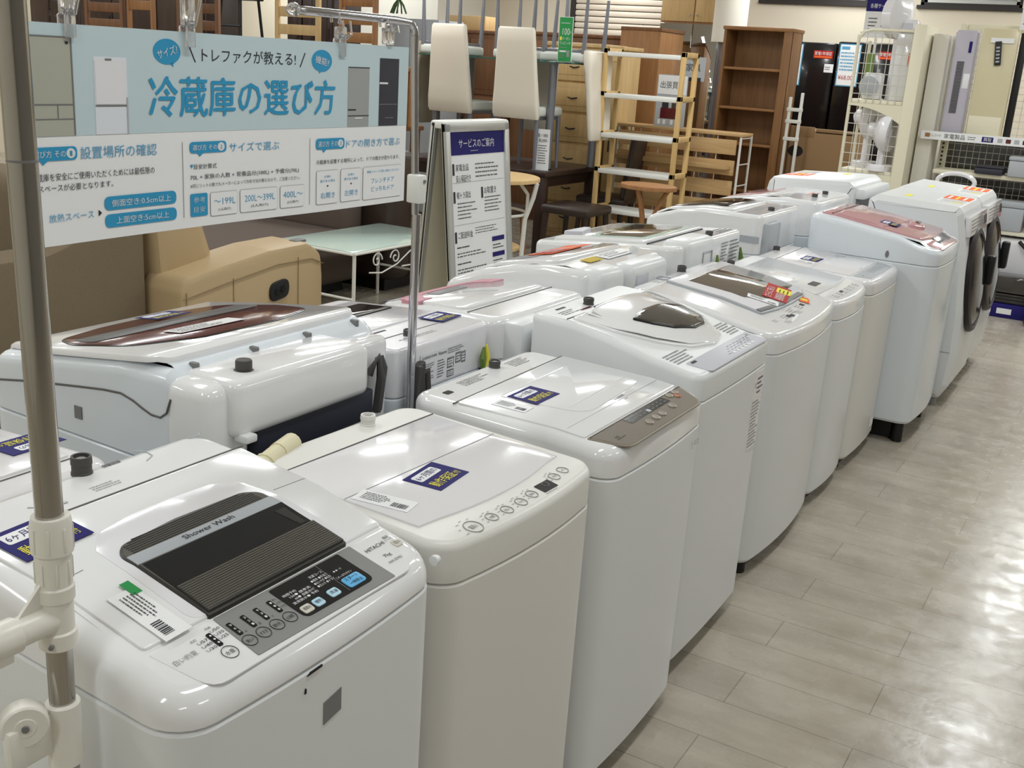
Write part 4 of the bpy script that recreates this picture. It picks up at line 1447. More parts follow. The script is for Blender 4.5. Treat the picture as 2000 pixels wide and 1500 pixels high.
Q(1.770, 1.839, 1.4435, 1.561, 'fridge_silver'); Q(1.770, 1.839, 1.4645, 1.466, 'ink', H + .0006); Q(1.770, 1.796, 1.476, 1.4785, 'ink', H + .0006); Q(1.770, 1.839, 1.5595, 1.5612, 'ink', H + .0006); Q(1.793, 1.818, 1.4595, 1.4615, 'paper', H + .0006)
Q(1.874, 1.942, 1.4435, 1.581, 'fridge_black'); Q(1.874, 1.903, 1.529, 1.5325, 'paper', H + .0006); Q(1.874, 1.942, 1.487, 1.4885, 'mid_grey', H + .0006); Q(1.895, 1.925, 1.459, 1.4605, 'mid_grey', H + .0006)
# speech bubbles and headline
P(oval(1.308, 1.573, .0295, .0205, 30), 'teal'); P([(1.310, 1.557), (1.322, 1.558), (1.321, 1.549)], 'teal')
P(oval(1.689, 1.570, .0295, .0205, 30), 'teal'); P([(1.676, 1.557), (1.690, 1.553), (1.682, 1.546)], 'teal')
def TR(s, cx, cy, w, hh, ang, m, h=H + .0008):
    ca, sa = cos(radians(ang)), sin(radians(ang))
    def ff(p):
        a, c = (p[0] - .5) * w, (p[1] - .5) * hh
        return wavy((cx + a * ca - c * sa, cy + a * sa + c * ca, p[2]))
    g.text(s, 0, 1, 0, 1, h, m, ff)
TR('サイズ?', 1.308, 1.573, .044, .0145, 14, 'print_white'); TR('機能?', 1.689, 1.570, .040, .0145, -10, 'print_white')
P([(1.3545, 1.586), (1.3570, 1.586), (1.3715, 1.558), (1.3690, 1.558)], 'ink'); P([(1.6265, 1.557), (1.6290, 1.557), (1.6425, 1.583), (1.6400, 1.583)], 'ink')
T('トレファクが教える!', 1.385, 1.616, 1.559, 1.582, 'ink')
T('冷蔵庫の選び方', 1.267, 1.728, 1.468, 1.534, 'teal')
T('冷蔵庫の選び方', 1.2685, 1.7295, 1.4688, 1.5348, 'teal', H + .0003)
T('冷蔵庫の選び方', 1.2655, 1.7265, 1.4672, 1.5332, 'teal', H + .0006)
# first column
def tailpill(x0, x1, y0, y1, s, num, x_end):
    Q(x0, x1, y0, y1, 'teal', H, .008); P([(x0 + .018, y0 + .0005), (x0 + .032, y0 + .0005), (x0 + .023, y0 - .006)], 'teal')
    T(s, x0 + .006, x_end, y0 + .005, y1 - .005, 'print_white', H + .0006)
    P(oval(x_end + .010, (y0 + y1) / 2, .0082, .0075, 20), 'print_white', H + .0004); T(num, x_end + .008, x_end + .012, y0 + .0065, y1 - .0065, 'teal', H + .0010)
tailpill(1.034, 1.120, 1.407, 1.4275, '選び方 その', '1', 1.098)
T('設置場所の確認', 1.126, 1.280, 1.407, 1.426, 'teal_soft')
T('冷蔵庫を安全にご使用いただくためには最低限の', 1.034, 1.274, 1.377, 1.3885, 'ink')
T('スペースが必要となります。', 1.046, 1.187, 1.361, 1.3715, 'ink')
Q(1.168, 1.320, 1.3235, 1.3455, 'teal', H, .010); Q(1.168, 1.320, 1.2955, 1.317, 'teal', H, .010)
T('側面空き:0.5cm以上', 1.182, 1.307, 1.3285, 1.340, 'print_white', H + .0006); T('上面空き:5cm以上', 1.190, 1.302, 1.3005, 1.312, 'print_white', H + .0006)
T('放熱スペース', 1.062, 1.146, 1.3145, 1.327, 'teal_soft'); P([(1.156, 1.326), (1.162, 1.321), (1.156, 1.316)], 'ink')
Q(1.3362, 1.3372, 1.297, 1.426, 'print_soft'); Q(1.6565, 1.6575, 1.295, 1.424, 'print_soft')
# second column
tailpill(1.353, 1.440, 1.406, 1.4255, '選び方 その', '2', 1.417)
T('サイズで選ぶ', 1.447, 1.573, 1.4055, 1.4215, 'teal_soft')
T('▼', 1.353, 1.3605, 1.380, 1.387, 'teal'); T('目安計算式', 1.362, 1.416, 1.3785, 1.3875, 'ink')
T('70L × 家族の人数 + 常備品分(100L) + 予備分(70L)', 1.353, 1.626, 1.359, 1.3695, 'ink')
T('※同じリットル数でもメーカーによって外形寸法が異なるので、ご注意ください。', 1.353, 1.629, 1.3465, 1.3535, 'print')
Q(1.352, 1.3925, 1.2965, 1.3365, 'teal', H, .004); T('参考', 1.359, 1.386, 1.3205, 1.3305, 'sky_blue', H + .0006); T('目安', 1.359, 1.386, 1.3035, 1.3135, 'sky_blue', H + .0006)
def frame_box(x0, x1, y0, y1):
    Q(x0, x1, y0, y1, 'print_soft', H, .005); Q(x0 + .0007, x1 - .0007, y0 + .0007, y1 - .0007, 'paper', H + .0004, .0045)
for x0, x1, a, c in ((1.399, 1.465, '～199L', '(1人向け)'), (1.472, 1.568, '200L～399L', '(2人向け)'), (1.575, 1.641, '400L～', '(3人向け)')):
    frame_box(x0, x1, 1.2935, 1.336)
    w = x1 - x0
    T(a, x0 + w * .12, x1 - w * .08, 1.313, 1.325, 'teal_soft', H + .0008); T(c, x0 + w * .28, x1 - w * .26, 1.301, 1.3075, 'ink', H + .0008)
# third column
tailpill(1.674, 1.7615, 1.401, 1.4225, '選び方 その', '3', 1.7385)
T('ドアの開き方で選ぶ', 1.767, 1.954, 1.402, 1.418, 'teal_soft')
T('冷蔵庫を設置する場所によって、ドアの開きが変わります。', 1.675, 1.954, 1.372, 1.381, 'ink')
for x0, x1, a, c, e in ((1.676, 1.743, '右側に', '壁がある場合', '右開き'), (1.751, 1.818, '左側に', '壁がある場合', '左開き')):
    frame_box(x0, x1, 1.2925, 1.3595)
    w = x1 - x0
    T(a, x0 + w * .33, x1 - w * .33, 1.345, 1.350, 'teal_soft', H + .0008); T(c, x0 + w * .16, x1 - w * .16, 1.336, 1.3415, 'teal_soft', H + .0008)
    P([((x0 + x1) / 2 - .003, 1.330), ((x0 + x1) / 2 + .003, 1.330), ((x0 + x1) / 2, 1.326)], 'ink', H + .0008); T(e, x0 + w * .18, x1 - w * .16, 1.304, 1.316, 'teal_soft', H + .0008)
frame_box(1.825, 1.963, 1.2905, 1.3595)
T('開閉スペースが狭い場合にオススメ', 1.838, 1.952, 1.346, 1.3515, 'teal_soft', H + .0008); T('フレンチドア', 1.853, 1.935, 1.324, 1.3345, 'teal_soft', H + .0008); T('どっちもドア', 1.853, 1.935, 1.307, 1.3175, 'teal_soft', H + .0008)
g.build('printed_layout', b)

# clear clips
def clip(y, ztop, zbot, label, tilt=0):
    c = thing('plastic_clip', label, 'clip', (BX + .012, y, zbot), 0, 'clear banner clips')
    z1 = ztop - zbot
    g = G()
    g.box(.004, .010, -.009, .009, -.004, .03, 'clear', .002)
    g.box(-.012, -.006, -.009, .009, -.004, .03, 'clear', .002)
    g.box(-.010, .012, -.008, .008, .028, z1 - .012, 'clear', .003)
    g.tube([(.010, -.007, .03), (.022, -.012, z1 * .6), (.016, -.014, z1)], .0026, 'clear', n=6)
    g.tube([(.010, .007, .03), (.022, .008, z1 * .6), (.016, .010, z1)], .0026, 'clear', n=6)
    g.build('jaws', c)
    g = G()
    g.lathe([(.004, -.009), (.006, -.006), (.004, 0), (.006, .006), (.004, .009)], 'chrome', (0, 0, .034), (0, 1, 0), 10)
    g.build('spring', c)
    g = G()
    g.tube([(-.012 + .011 * cos(a), 0, z1 + .002 + .013 * sin(a)) for a in [radians(-40 + 25 * k) for k in range(11)]], .003, 'clear', n=6)
    g.build('hook', c)
    return c
clip(1.116, 1.702, 1.590, 'clear plastic clip at the left top edge of the banner beside the steel pipe')
clip(1.352, 1.702, 1.586, 'clear plastic clip at the middle of the banner top, above the lettering')
clip(1.748, 1.648, 1.584, 'clear plastic clip on the chrome arm gripping the banner near its right')
c = clip(1.905, 1.648, 1.612, 'clear plastic clip hanging empty from the chrome arm beside its bend')

# ------------------------------------------------------------------ A-shaped service sign
t = thing('sidewalk_sign', 'A-shaped white service notice board with navy heading standing behind the back row', 'sign', (-3.1, 4.95, 0))
lean = .10
fr = plane_frame((.13, -.375, .02), (0, 1, 0), (-.105, 0, 1))
g = G()
g.box(0, .62, 0, 1.25, -.012, -.002, 'paper', M=fr)
for a in ((0, .045, 0, 1.25), (.575, .62, 0, 1.25), (0, .62, 1.205, 1.25), (0, .62, 0, .05)):
    g.box(a[0], a[1], a[2], a[3], -.015, .012, 'alu', .004, M=fr)
front = g.build('front_board', t)
g = G(fr)
g.box(.045, .575, .05, 1.205, -.002, .0, 'paper')
g.quad(rect(.045, .575, 1.09, 1.205), .001, 'navy')
g.text('サービスのご案内', .13, .47, 1.125, 1.17, .002, 'print_white')
g.micro(.24, .34, 1.105, 1.113, 1, .002, 'print_white')
def block(x, y, h_, t1, t2=None, w=.16):
    g.quad(rect(x, x + .018, y - .055, y + .003), .0015, 'ink')
    g.text(t1, x + .03, x + .03 + w, y - .035, y, .002, 'ink')
    if t2: g.text(t2, x + .03, x + .03 + w * 1.15, y - .092, y - .055, .002, 'ink')
block(.065, 1.045, 0, '家電全品', '安心保証付き', .12)
g.micro(.28, .54, .965, 1.05, 4, .002, 'print', seed=4, fill=.3)
block(.065, .905, 0, '軽トラ貸出', None, .13)
block(.33, .915, 0, 'お取置き', None, .12)
g.micro(.10, .29, .76, .855, 5, .002, 'print', seed=5, fill=.3)
g.micro(.36, .54, .78, .87, 5, .002, 'print', seed=6, fill=.3)
block(.065, .70, 0, 'ご配送料金', None, .14)
g.micro(.26, .54, .675, .715, 3, .002, 'print', seed=7, fill=.3)
for k in range(3):
    y = .615 - .085 * k
    g.micro(.08, .24, y - .005, y + .015, 1, .002, 'ink', seed=8 + k)
    g.micro(.08, .40, y - .05, y - .018, 2, .002, 'print', seed=18 + k, fill=.35)
    g.quad(rect(.425, .55, y + .005, y + .03), .002, 'navy')
    g.micro(.43, .545, y - .04, y - .008, 2, .002, 'print', seed=28 + k, fill=.4)
g.micro(.08, .53, .33, .375, 2, .002, 'print', seed=40, fill=.4)
g.micro(.08, .54, .10, .30, 8, .002, 'ink', seed=41, fill=.35)
for y in (.95, .735): g.quad(rect(.06, .56, y, y + .002), .002, 'print_soft')
g.build('printed_notice', front)
bk = plane_frame((-.15, .245, .02), (0, -1, 0), (.07, 0, 1))
g = G()
g.box(0, .62, 0, 1.25, -.012, -.002, 'cream_metal', M=bk)
for a in ((0, .04, 0, 1.25), (.58, .62, 0, 1.25), (0, .62, .0, .06)):
    g.box(a[0], a[1], a[2], a[3], -.015, .012, 'alu', .004, M=bk)
g.build('rear_board', t)
g = G()
g.box(-.08, .012, -.375, .245, 1.235, 1.275, 'white_metal', .012)
g.build('hinge', t)
# ------------------------------------------------------------------ sofas and coffee table, left
t = thing('sofa', 'large brown woven fabric sofa with a tall sweeping side, left behind the washing machines', 'sofa', (-3.80, 2.55, 0))
Mx = Matrix(((0, 0, 1, 0), (1, 0, 0, 0), (0, 1, 0, 0), (0, 0, 0, 1)))
side = [(.745, .06), (.745, .93), (.70, .95), (.60, .90), (.52, .825), (.43, .775), (.34, .738), (.25, .712), (.03, .708), (-.65, .70), (-.75, .64), (-.75, .06)]
g = G(); g.prism(rpoly(side, [.02, .03, .06, .1, .1, .1, .1, .1, .2, .1, .1, .02], 4), -.22, .0, 'sofa_brown', .018, M=Mx, both=True); g.build('arm', t)
g = G(); g.box(-2.1, -.22, .40, .72, .12, .98, 'sofa_brown', .08, seg=4); g.build('backrest', t)
g = G(); g.box(-2.1, -.22, -.80, .34, .10, .46, 'sofa_brown', .05, seg=4); g.build('seat', t)
g = G(); g.box(-2.0, -.05, -.8, .6, 0, .07, 'black'); g.build('base', t)

t = thing('recliner_sofa', 'beige leather reclining sofa with a black switch plate on its side', 'sofa', (-3.62, 3.80, 0))
arm = [(-.47, .05), (-.47, .50), (-.44, .565), (-.2, .60), (.10, .635), (.38, .64), (.485, .58), (.50, .45), (.50, .05)]
g = G(); g.prism(rpoly(arm, [.02, .06, .06, .1, .1, .08, .08, .05, .02], 4), -.27, .0, 'leather_beige', .03, M=Mx, both=True)
a = g.build('arm', t)
g = G()
g.tube([(.002, -.46, .47), (.003, -.2, .51), (.003, .15, .555), (.003, .40, .555), (.002, .49, .52)], .0022, 'stitch', n=5)
for y in (-.44, -.15, .30): g.tube([(.002, y, .06), (.002, y, .50 + .1 * (y + .44))], .0018, 'stitch', n=5)
g.build('stitching', a)
g = G()
g.prism(rpoly([(.09, .37), (.09, .465), (.225, .485), (.225, .39)], .048, 6), -.005, .012, 'black', .004, M=Mx)
g.prism(oval(.135, .42, .014, .018), .012, .016, 'black_gloss', M=Mx); g.prism(oval(.175, .43, .014, .018), .012, .016, 'black_gloss', M=Mx)
g.build('switch_plate', a)
g = G(); g.box(-.10, -.05, .34, .42, .632, .645, 'mid_grey', .004); g.build('cup_slot', a)
g = G()
g.prism(rpoly([(-.42, .34), (-.465, .92), (-.38, 1.0), (-.24, .98), (-.13, .62), (-.17, .46)], .06), -1.15, -.16, 'leather_beige', .04, M=Mx, both=True)
g.prism(rpoly([(-.28, .60), (-.32, .86), (-.24, .94), (-.15, .82), (-.07, .60), (-.13, .54)], .05), -1.10, -.20, 'leather_beige', .04, M=Mx, both=True)
g.build('backrest', t)
g = G(); g.box(-1.15, -.2, -.46, -.36, .06, .40, 'leather_beige', .03, seg=3); g.build('rear_panel', t)
g = G(); g.box(-1.15, -.25, -.35, .46, .10, .47, 'leather_beige', .06, seg=4); g.build('seat', t)
g = G(); g.box(-1.1, -.03, -.4, .45, 0, .06, 'black'); g.build('base', t)

t = thing('sofa', 'low dark taupe fabric sofa behind the beige recliner', 'sofa', (-5.45, 5.22, 0))
g = G(); g.box(-.9, .9, -.9, .55, .08, .44, 'fabric_taupe', .05, seg=3); g.build('seat', t)
g = G(); g.box(-.9, .9, .35, .60, .4, .78, 'fabric_taupe', .06, seg=3); g.build('backrest', t)
g = G(); g.box(-.8, .8, -.8, .5, 0, .09, 'black'); g.build('base', t)
t = thing('sofa', 'dark brown leather sofa back behind the glass coffee table', 'sofa', (-4.98, 6.10, 0))
g = G(); g.box(-.62, .64, -.25, .0, .08, .96, 'leather_dark', .06, seg=3); g.build('backrest', t)
g = G(); g.box(-.62, .64, -.05, .38, .08, .44, 'leather_dark', .05, seg=3); g.build('seat', t)
g = G(); g.box(-.55, .55, -.2, .3, 0, .09, 'black'); g.build('base', t)

t = thing('coffee_table', 'white wrought metal coffee table with frosted glass top and scrolls, right of the beige recliner', 'table', (-4.05, 5.25, 0))
tx0, tx1, ty0, ty1, tz = -.38, .20, -.42, .58, .47
g = G(); g.box(tx0, tx1, ty0, ty1, tz, tz + .008, 'glass_top', .002); g.build('table_top', t)
g = G()
for a in (((tx0, ty0), (tx1, ty0)), ((tx1, ty0), (tx1, ty1)), ((tx1, ty1), (tx0, ty1)), ((tx0, ty1), (tx0, ty0))):
    g.cyl((a[0][0], a[0][1], tz - .006), (a[1][0], a[1][1], tz - .006), .009, 'white_metal', n=8)
g.cyl((tx0, ty0, .20), (tx1, ty0, .20), .008, 'white_metal', n=8); g.cyl((tx0, ty1, .20), (tx1, ty1, .20), .008, 'white_metal', n=8)
g.build('frame', t)
for x in (tx0 + .01, tx1 - .01):
    for y in (ty0 + .02, ty1 - .02):
        g = G(); g.cyl((x, y, 0), (x, y, tz - .01), .011, 'white_metal', n=10); g.build('leg', t)
g = G()
def spiral(y0, z0, r, s, turns=1.4):
    g.tube([(tx1, y0 + s * r * (1 - k / 34) * cos(2 * pi * turns * k / 30), z0 + r * (1 - k / 34) * sin(2 * pi * turns * k / 30)) for k in range(30)], .0045, 'white_metal', n=6)
spiral(-.20, .405, .05, 1); spiral(-.02, .405, .05, -1); spiral(.22, .39, .06, -1); spiral(.42, .405, .05, 1)
g.tube([(tx1, -.27, .34), (tx1, -.15, .325), (tx1, .0, .36), (tx1, .12, .42), (tx1, .2, .455)], .0045, 'white_metal', n=6)
g.tube([(tx1, .05, .34), (tx1, .2, .335), (tx1, .38, .345), (tx1, .5, .38)], .0045, 'white_metal', n=6)
g.build('scrollwork', t)

# ------------------------------------------------------------------ cafe table, dark dining table and what stands on it
t = thing('cafe_table', 'small cafe table with pale wood top and white tube frame beside the notice board', 'table', (-3.92, 6.35, 0))
g = G(); g.prism(rpoly(oval(0, 0, .36, .36, 36), 0), .80, .825, 'w_light', .006); g.build('table_top', t)
for a in (30, 150, 270):
    ca, sa = cos(radians(a - 20)), sin(radians(a - 20))
    g = G(); g.tube([(ca * .36, sa * .36, .80), (ca * .34, sa * .34, .70), (ca * .29, sa * .29, .55), (ca * .28, sa * .28, .3), (ca * .30, sa * .30, 0)], .016, 'white_metal', n=8)
    g.tube([(ca * .24, sa * .24, .79), (ca * .30, sa * .30, .72), (ca * .30, sa * .30, .60)], .012, 'white_metal', n=8)
    g.build('leg', t)
g = G(); g.tube([(.28 * cos(2 * pi * k / 24), .28 * sin(2 * pi * k / 24), .58) for k in range(24)], .010, 'white_metal', n=6, closed=True); g.build('ring_brace', t)
g = G(); g.prism(oval(0, 0, .25, .25, 28), .33, .35, 'w_light', .005); g.build('lower_shelf', t)

t = thing('dining_table', 'dark brown wooden dining table carrying the glass table and white chairs', 'table', (-4.95, 8.22, 0))
tw0, tw1, td0, td1 = -.75, .72, -.48, .52
g = G(); g.box(tw0, tw1, td0, td1, .69, .73, 'w_dark', .006); g.build('table_top', t)
g = G()
g.box(tw0 + .06, tw1 - .06, td0 + .05, td0 + .075, .60, .69, 'w_dark'); g.box(tw0 + .06, tw1 - .06, td1 - .075, td1 - .05, .60, .69, 'w_dark')
g.box(tw0 + .05, tw0 + .075, td0 + .06, td1 - .06, .60, .69, 'w_dark'); g.box(tw1 - .075, tw1 - .05, td0 + .06, td1 - .06, .60, .69, 'w_dark')
g.build('apron', t)
for x in (tw0 + .02, tw1 - .10):
    for y in (td0 + .02, td1 - .10):
        g = G(); g.box(x, x + .08, y, y + .08, 0, .70, 'w_dark', .005); g.build('leg', t)

def dark_chair(loc, rz, label, m='leather_dark', lm='w_dark', back=True, group=None):
    t = thing('dining_chair', label, 'chair', loc, rz, group)
    g = G(); g.box(-.22, .22, -.22, .22, .42, .49, m, .025, seg=3); g.build('seat', t)
    if back:
        g = G(); g.prism(rpoly([(-.22, .46), (-.28, 1.0), (-.23, 1.02), (-.17, .50)], .015), -.21, .21, m, .015, M=Matrix(((0, 0, 1, 0), (1, 0, 0, 0), (0, 1, 0, 0), (0, 0, 0, 1))), both=True); g.build('backrest', t)
    for x in (-.18, .18):
        for y in (-.18, .18):
            g = G(); g.cyl((x * 1.1, y * 1.12, 0), (x, y, .43), .018, lm, r1=.026, n=8); g.build('leg', t)
    return t
dark_chair((-4.15, 8.74, 0), 100, 'dark leather dining chair at the right end of the dark table')
dark_chair((-4.0, 7.88, 0), 0, 'black seated chair with dark legs tucked under the right of the dark table', back=False)
dark_chair((-4.45, 7.30, 0), 0, 'brown padded seat chair with chestnut wooden legs in front of the dark table', 'leather_dark', 'w_mid', back=False)

TZ = .73
t = thing('glass_dining_table', 'glass dining table with grey round legs raised on top of the dark table', 'table', (-4.85, 8.2, TZ))
g = G(); g.prism(rect(-.78, .70, -.36, .42, .04), .845, .857, 'glass_edge', .002); g.build('table_top', t)
for x, y in ((.52, -.27), (.66, .25), (-.6, -.27), (-.6, .25)):
    g = G(); g.cyl((x, y, .0), (x, y, .845), .033, 'grey_metal', n=18); g.cyl((x, y, 0), (x, y, .012), .038, 'black', n=18); g.build('leg', t)

def white_chair(loc, rz, label, flip=False, quilt='leather_cream'):
    t = thing('dining_chair', label, 'chair', loc, rz, 'white leather dining chairs on the dark table')
    s = -1 if flip else 1
    o = .94 if flip else 0
    Z = (lambda z: .46 - z + .0) if flip else (lambda z: z)
    K = Matrix.Identity(4)
    if flip:
        K = Matrix(((-1, 0, 0, 0), (0, 1, 0, 0), (0, 0, -1, .50), (0, 0, 0, 1)))
    g = G(K); g.box(-.20, .20, -.20, .22, .42, .50, 'leather_ecru', .025, seg=3); g.build('seat', t)
    g = G(K)
    rings = []
    for z, hw, y, th in ((.40, .205, -.20, .03), (.43, .212, -.205, .04), (.52, .208, -.215, .042), (.62, .20, -.225, .036), (.80, .186, -.245, .034), (.98, .172, -.262, .034), (1.08, .164, -.27, .032), (1.10, .155, -.27, .02)):
        rings.append([(x, yy, z) for x, yy in rect(-hw, hw, y - th, y + th * .6, .022, 3)])
    g.rings(rings, quilt)
    g.build('backrest', t)
    for x in (-.175, .175):
        for y in (-.17, .19):
            g = G(K); g.cyl((x * 1.05, y * 1.05, 0), (x, y, .43), .013, 'grey_metal', r1=.021, n=10); g.build('leg', t)
    g = G(K); g.box(-.18, .18, -.17, .19, .395, .425, 'grey_metal', .005); g.build('seat_frame', t)
    return t
white_chair((-5.20, 7.98, TZ), 0, 'white leather high-back chair standing upright on the dark table, nearer the notice board')
white_chair((-4.56, 7.98, TZ), 0, 'white leather high-back chair standing upright on the dark table, left of the green coupon sign')
white_chair((-4.30, 8.22, TZ + .857), 90, 'upside-down white chair on the glass table with its back hanging down at the right', True)
white_chair((-4.86, 8.38, TZ + .857), 180, 'upside-down white chair in the middle of the glass table, legs in the air', True)
white_chair((-5.52, 8.22, TZ + .857), -90, 'upside-down white chair on the glass table with its quilted back hanging down at the left', True, 'quilt')

t = thing('coupon_sign', 'green upright coupon sign reading 100 on the glass table edge', 'sign', (-4.20, 7.86, TZ + .858))
f = plane_frame((-.065, 0, 0), (1, 0, 0), (.0, -.03, 1))
g = G()
g.box(0, .125, 0, .34, -.003, 0, 'white_metal', M=f); g.quad(rect(.005, .120, .005, .335), .001, 'green', M=f)
g.text('100', .035, .098, .205, .255, .002, 'print_white', M=f); g.text('円分', .100, .114, .215, .235, .002, 'print_white', M=f)
g.prism(oval(.022, .178, .009, .016), .0005, .002, 'yellow', M=f)
g.text('クーポン', .034, .105, .165, .19, .002, 'print_white', M=f); g.text('プレゼント中', .014, .108, .130, .155, .002, 'print_white', M=f)
g.micro(.02, .10, .285, .30, 1, .002, 'print_white', M=f, seed=2); g.micro(.015, .10, .105, .118, 1, .002, 'print_soft', M=f, seed=3)
g.quad(rect(.016, .075, .075, .088), .002, 'print_white', M=f); g.micro(.016, .07, .03, .068, 3, .002, 'print_soft', M=f, seed=4); g.quad(rect(.08, .105, .04, .09), .002, 'print_soft', M=f)
g.build('card', t)
g = G(); g.box(-.075, .075, -.03, .03, 0, .006, 'clear'); g.build('foot', t)
t = thing('price_stand', 'white upright notice card standing on the dark table in front of the glass table leg', 'sign', (-4.33, 7.83, TZ))
f = plane_frame((-.055, 0, 0), (1, .2, 0), (0, -.03, 1))
g = G()
g.box(0, .115, 0, .33, -.003, 0, 'paper', M=f)
g.text('軽トラ無料', .015, .10, .265, .295, .001, 'ink', M=f); g.text('貸出無料', .022, .095, .225, .255, .001, 'ink', M=f)
g.micro(.02, .10, .05, .21, 8, .001, 'print', M=f, seed=6, fill=.35)
g.build('card', t)
g = G(); g.box(-.07, .07, -.04, .04, 0, .006, 'clear'); g.build('foot', t)

# ------------------------------------------------------------------ pine shelf, slatted unit, stool
t = thing('pine_shelf', 'light pine open shelf rack with white shelves behind the round stool', 'shelf', (-3.68, 8.35, 0))
for x in (-.335, .335):
    g = G()
    for y in (-.14, .12): g.box(x - .018, x + .018, y, y + .035, 0, 1.72, 'w_pine', .003)
    for z in (1.68, 1.345, 1.03, .74, .42): g.box(x - .018, x + .018, -.14, .155, z, z + .04, 'w_pine', .003)
    g.build('side_ladder', t)
for z in (1.66, 1.335, 1.02, .73, .41):
    g = G(); g.box(-.315, .315, -.15, .15, z, z + .035, 'white_metal', .004); g.build('shelf_board', t)
t = thing('hanging_signs', 'grey card notices with black lettering standing on the slatted storage unit', 'sign', (-3.72, 9.10, 1.10))
f = plane_frame((-.20, 0, 0), (1, 0, 0), (0, 0, 1))
g = G()
g.box(0, .28, .0, .44, -.004, 0, 'light_grey', M=f); g.box(.005, .275, .275, .435, 0, .003, 'paper', M=f)
g.text('出張買取', .03, .25, .325, .385, .004, 'ink', M=f)
g.box(.05, .20, .07, .16, 0, .004, 'red_dark', M=f); g.box(.06, .12, .16, .21, 0, .003, 'ink', M=f); g.box(.15, .19, .14, .23, 0, .003, 'smoke', M=f)
for x in (.03, .08, .15): g.box(x, x + .025, .02, .06, 0, .003, 'paper', M=f)
g.box(.21, .24, .02, .05, 0, .003, 'print', M=f)
g.build('lower_card', t)
g = G()
f2 = plane_frame((-.02, .03, .40), (1, 0, 0), (0, 0, 1))
g.box(0, .23, 0, .20, -.004, 0, 'light_grey', M=f2); g.text('家具', .055, .19, .08, .145, .002, 'ink', M=f2); g.box(.03, .2, .0, .03, 0, .002, 'ink', M=f2)
g.build('upper_card', t)

t = thing('slatted_storage_unit', 'storage unit of pale wood slats in a white metal frame under the bookcase', 'storage unit', (-3.62, 9.05, 0))
g = G(); g.box(-.62, .55, -.02, .25, 1.075, 1.10, 'w_lighth', .003); g.build('top_board', t)
for k in range(6):
    z = .92 - .172 * k
    g = G(); g.box(-.60, .50, -.02, .0, z, z + .125, 'w_lighth', .003)
    g.build('slat', t)
for z in (.80, .30):
    g = G(); g.box(-.60, .47, -.12, .0, z, z + .02, 'w_lighth', .003); g.box(-.60, .47, -.125, -.115, z, z + .04, 'w_lighth', .002); g.build('tray', t)
g = G()
for y in (0, .27): g.cyl((.53, y, 0), (.53, y, 1.09), .011, 'white_metal', n=8); g.cyl((-.61, y, 0), (-.61, y, 1.09), .011, 'white_metal', n=8)
for z in (1.06, .84, .66, .5, .32, .1): g.cyl((.53, 0, z), (.53, .27, z), .006, 'white_metal', n=6)
for k in range(10): g.cyl((-.4 + .18 * (k % 5), .01, .1), (-.4 + .18 * (k % 5), .01, 1.07), .005, 'white_metal', n=6)
g.build('frame', t)
t = thing('stool', 'round wooden stool with curved legs in front of the pine shelf', 'stool', (-3.13, 7.28, 0))
g = G(); g.prism(oval(0, 0, .21, .17, 36), .755, .785, 'w_mid', .006); g.build('seat', t)
for a in (20, 140, 260):
    ca, sa = cos(radians(a)), sin(radians(a))
    g = G(); g.tube([(ca * .15, sa * .13, .757), (ca * .10, sa * .09, .68), (ca * .05, sa * .05, .55), (ca * .04, sa * .04, .35), (ca * .10, sa * .10, .1), (ca * .17, sa * .17, 0)], .017, 'w_mid', n=8); g.build('leg', t)

# ------------------------------------------------------------------ cabinets behind
def chest(name, label, x0, x1, y, z1, depth, m, drawers, cols=1, doors=False, z0=.05, handle='ink', cat='cabinet'):
    t = thing(name, label, cat, ((x0 + x1) / 2, y, 0))
    w = (x1 - x0) / 2
    g = G(); g.box(-w, w, 0, depth, z0, z1 - .03, m, .006); g.box(-w + .02, w - .02, .02, depth - .02, 0, z0, m); g.build('body', t)
    g = G(); g.box(-w - .02, w + .02, -.025, depth + .01, z1 - .035, z1, m, .008); g.build('top_board', t)
    n = drawers
    hh = (z1 - .06 - z0 - .03) / n
    for r in range(n):
        for c in range(cols):
            a, b_ = -w + .025 + c * (2 * w - .03) / cols, -w + .01 + (c + 1) * (2 * w - .03) / cols
            zz = z0 + .03 + r * hh
            g = G(); g.box(a, b_, -.02, .005, zz, zz + hh - .02, m, .006)
            g.box(a + .05, b_ - .05, -.026, -.015, zz + .05, zz + hh - .07, m, .008)
            d_ = g.build('door' if doors else 'drawer', t)
            g = G()
            if doors: g.cyl((b_ - .03, -.03, zz + hh * .5 - .05), (b_ - .03, -.03, zz + hh * .5 + .05), .006, handle, n=8)
            else: g.tube([((a + b_) / 2 - .05, -.022, zz + hh / 2 - .01), ((a + b_) / 2, -.045, zz + hh / 2 - .02), ((a + b_) / 2 + .05, -.022, zz + hh / 2 - .01)], .006, handle, n=6)
            g.build('handle', d_)
    return t
chest('chest_of_drawers', 'honey coloured wooden chest of drawers behind the upside-down white chair', -4.98, -4.42, 9.02, 1.76, .42, 'w_light', 6, 1, cat='chest of drawers')
chest('side_cabinet', 'pale cabinet with plain side panel between honey chest and wood wardrobe', -4.37, -4.26, 9.05, 1.75, .40, 'w_light', 1, 1, True)
chest('sideboard', 'brown panelled cabinet left of centre behind the white chairs', -6.76, -5.86, 9.75, 1.84, .45, 'w_brown', 3, 2, True)
chest('sideboard', 'long brown plain cabinet under the shutter behind the glass table', -5.82, -4.62, 9.80, 1.86, .45, 'w_brown', 1, 2, True)
t = thing('wardrobe', 'plain reddish wood wardrobe side panel left of the mirrored wardrobe', 'wardrobe', (-4.36, 9.62, 0))
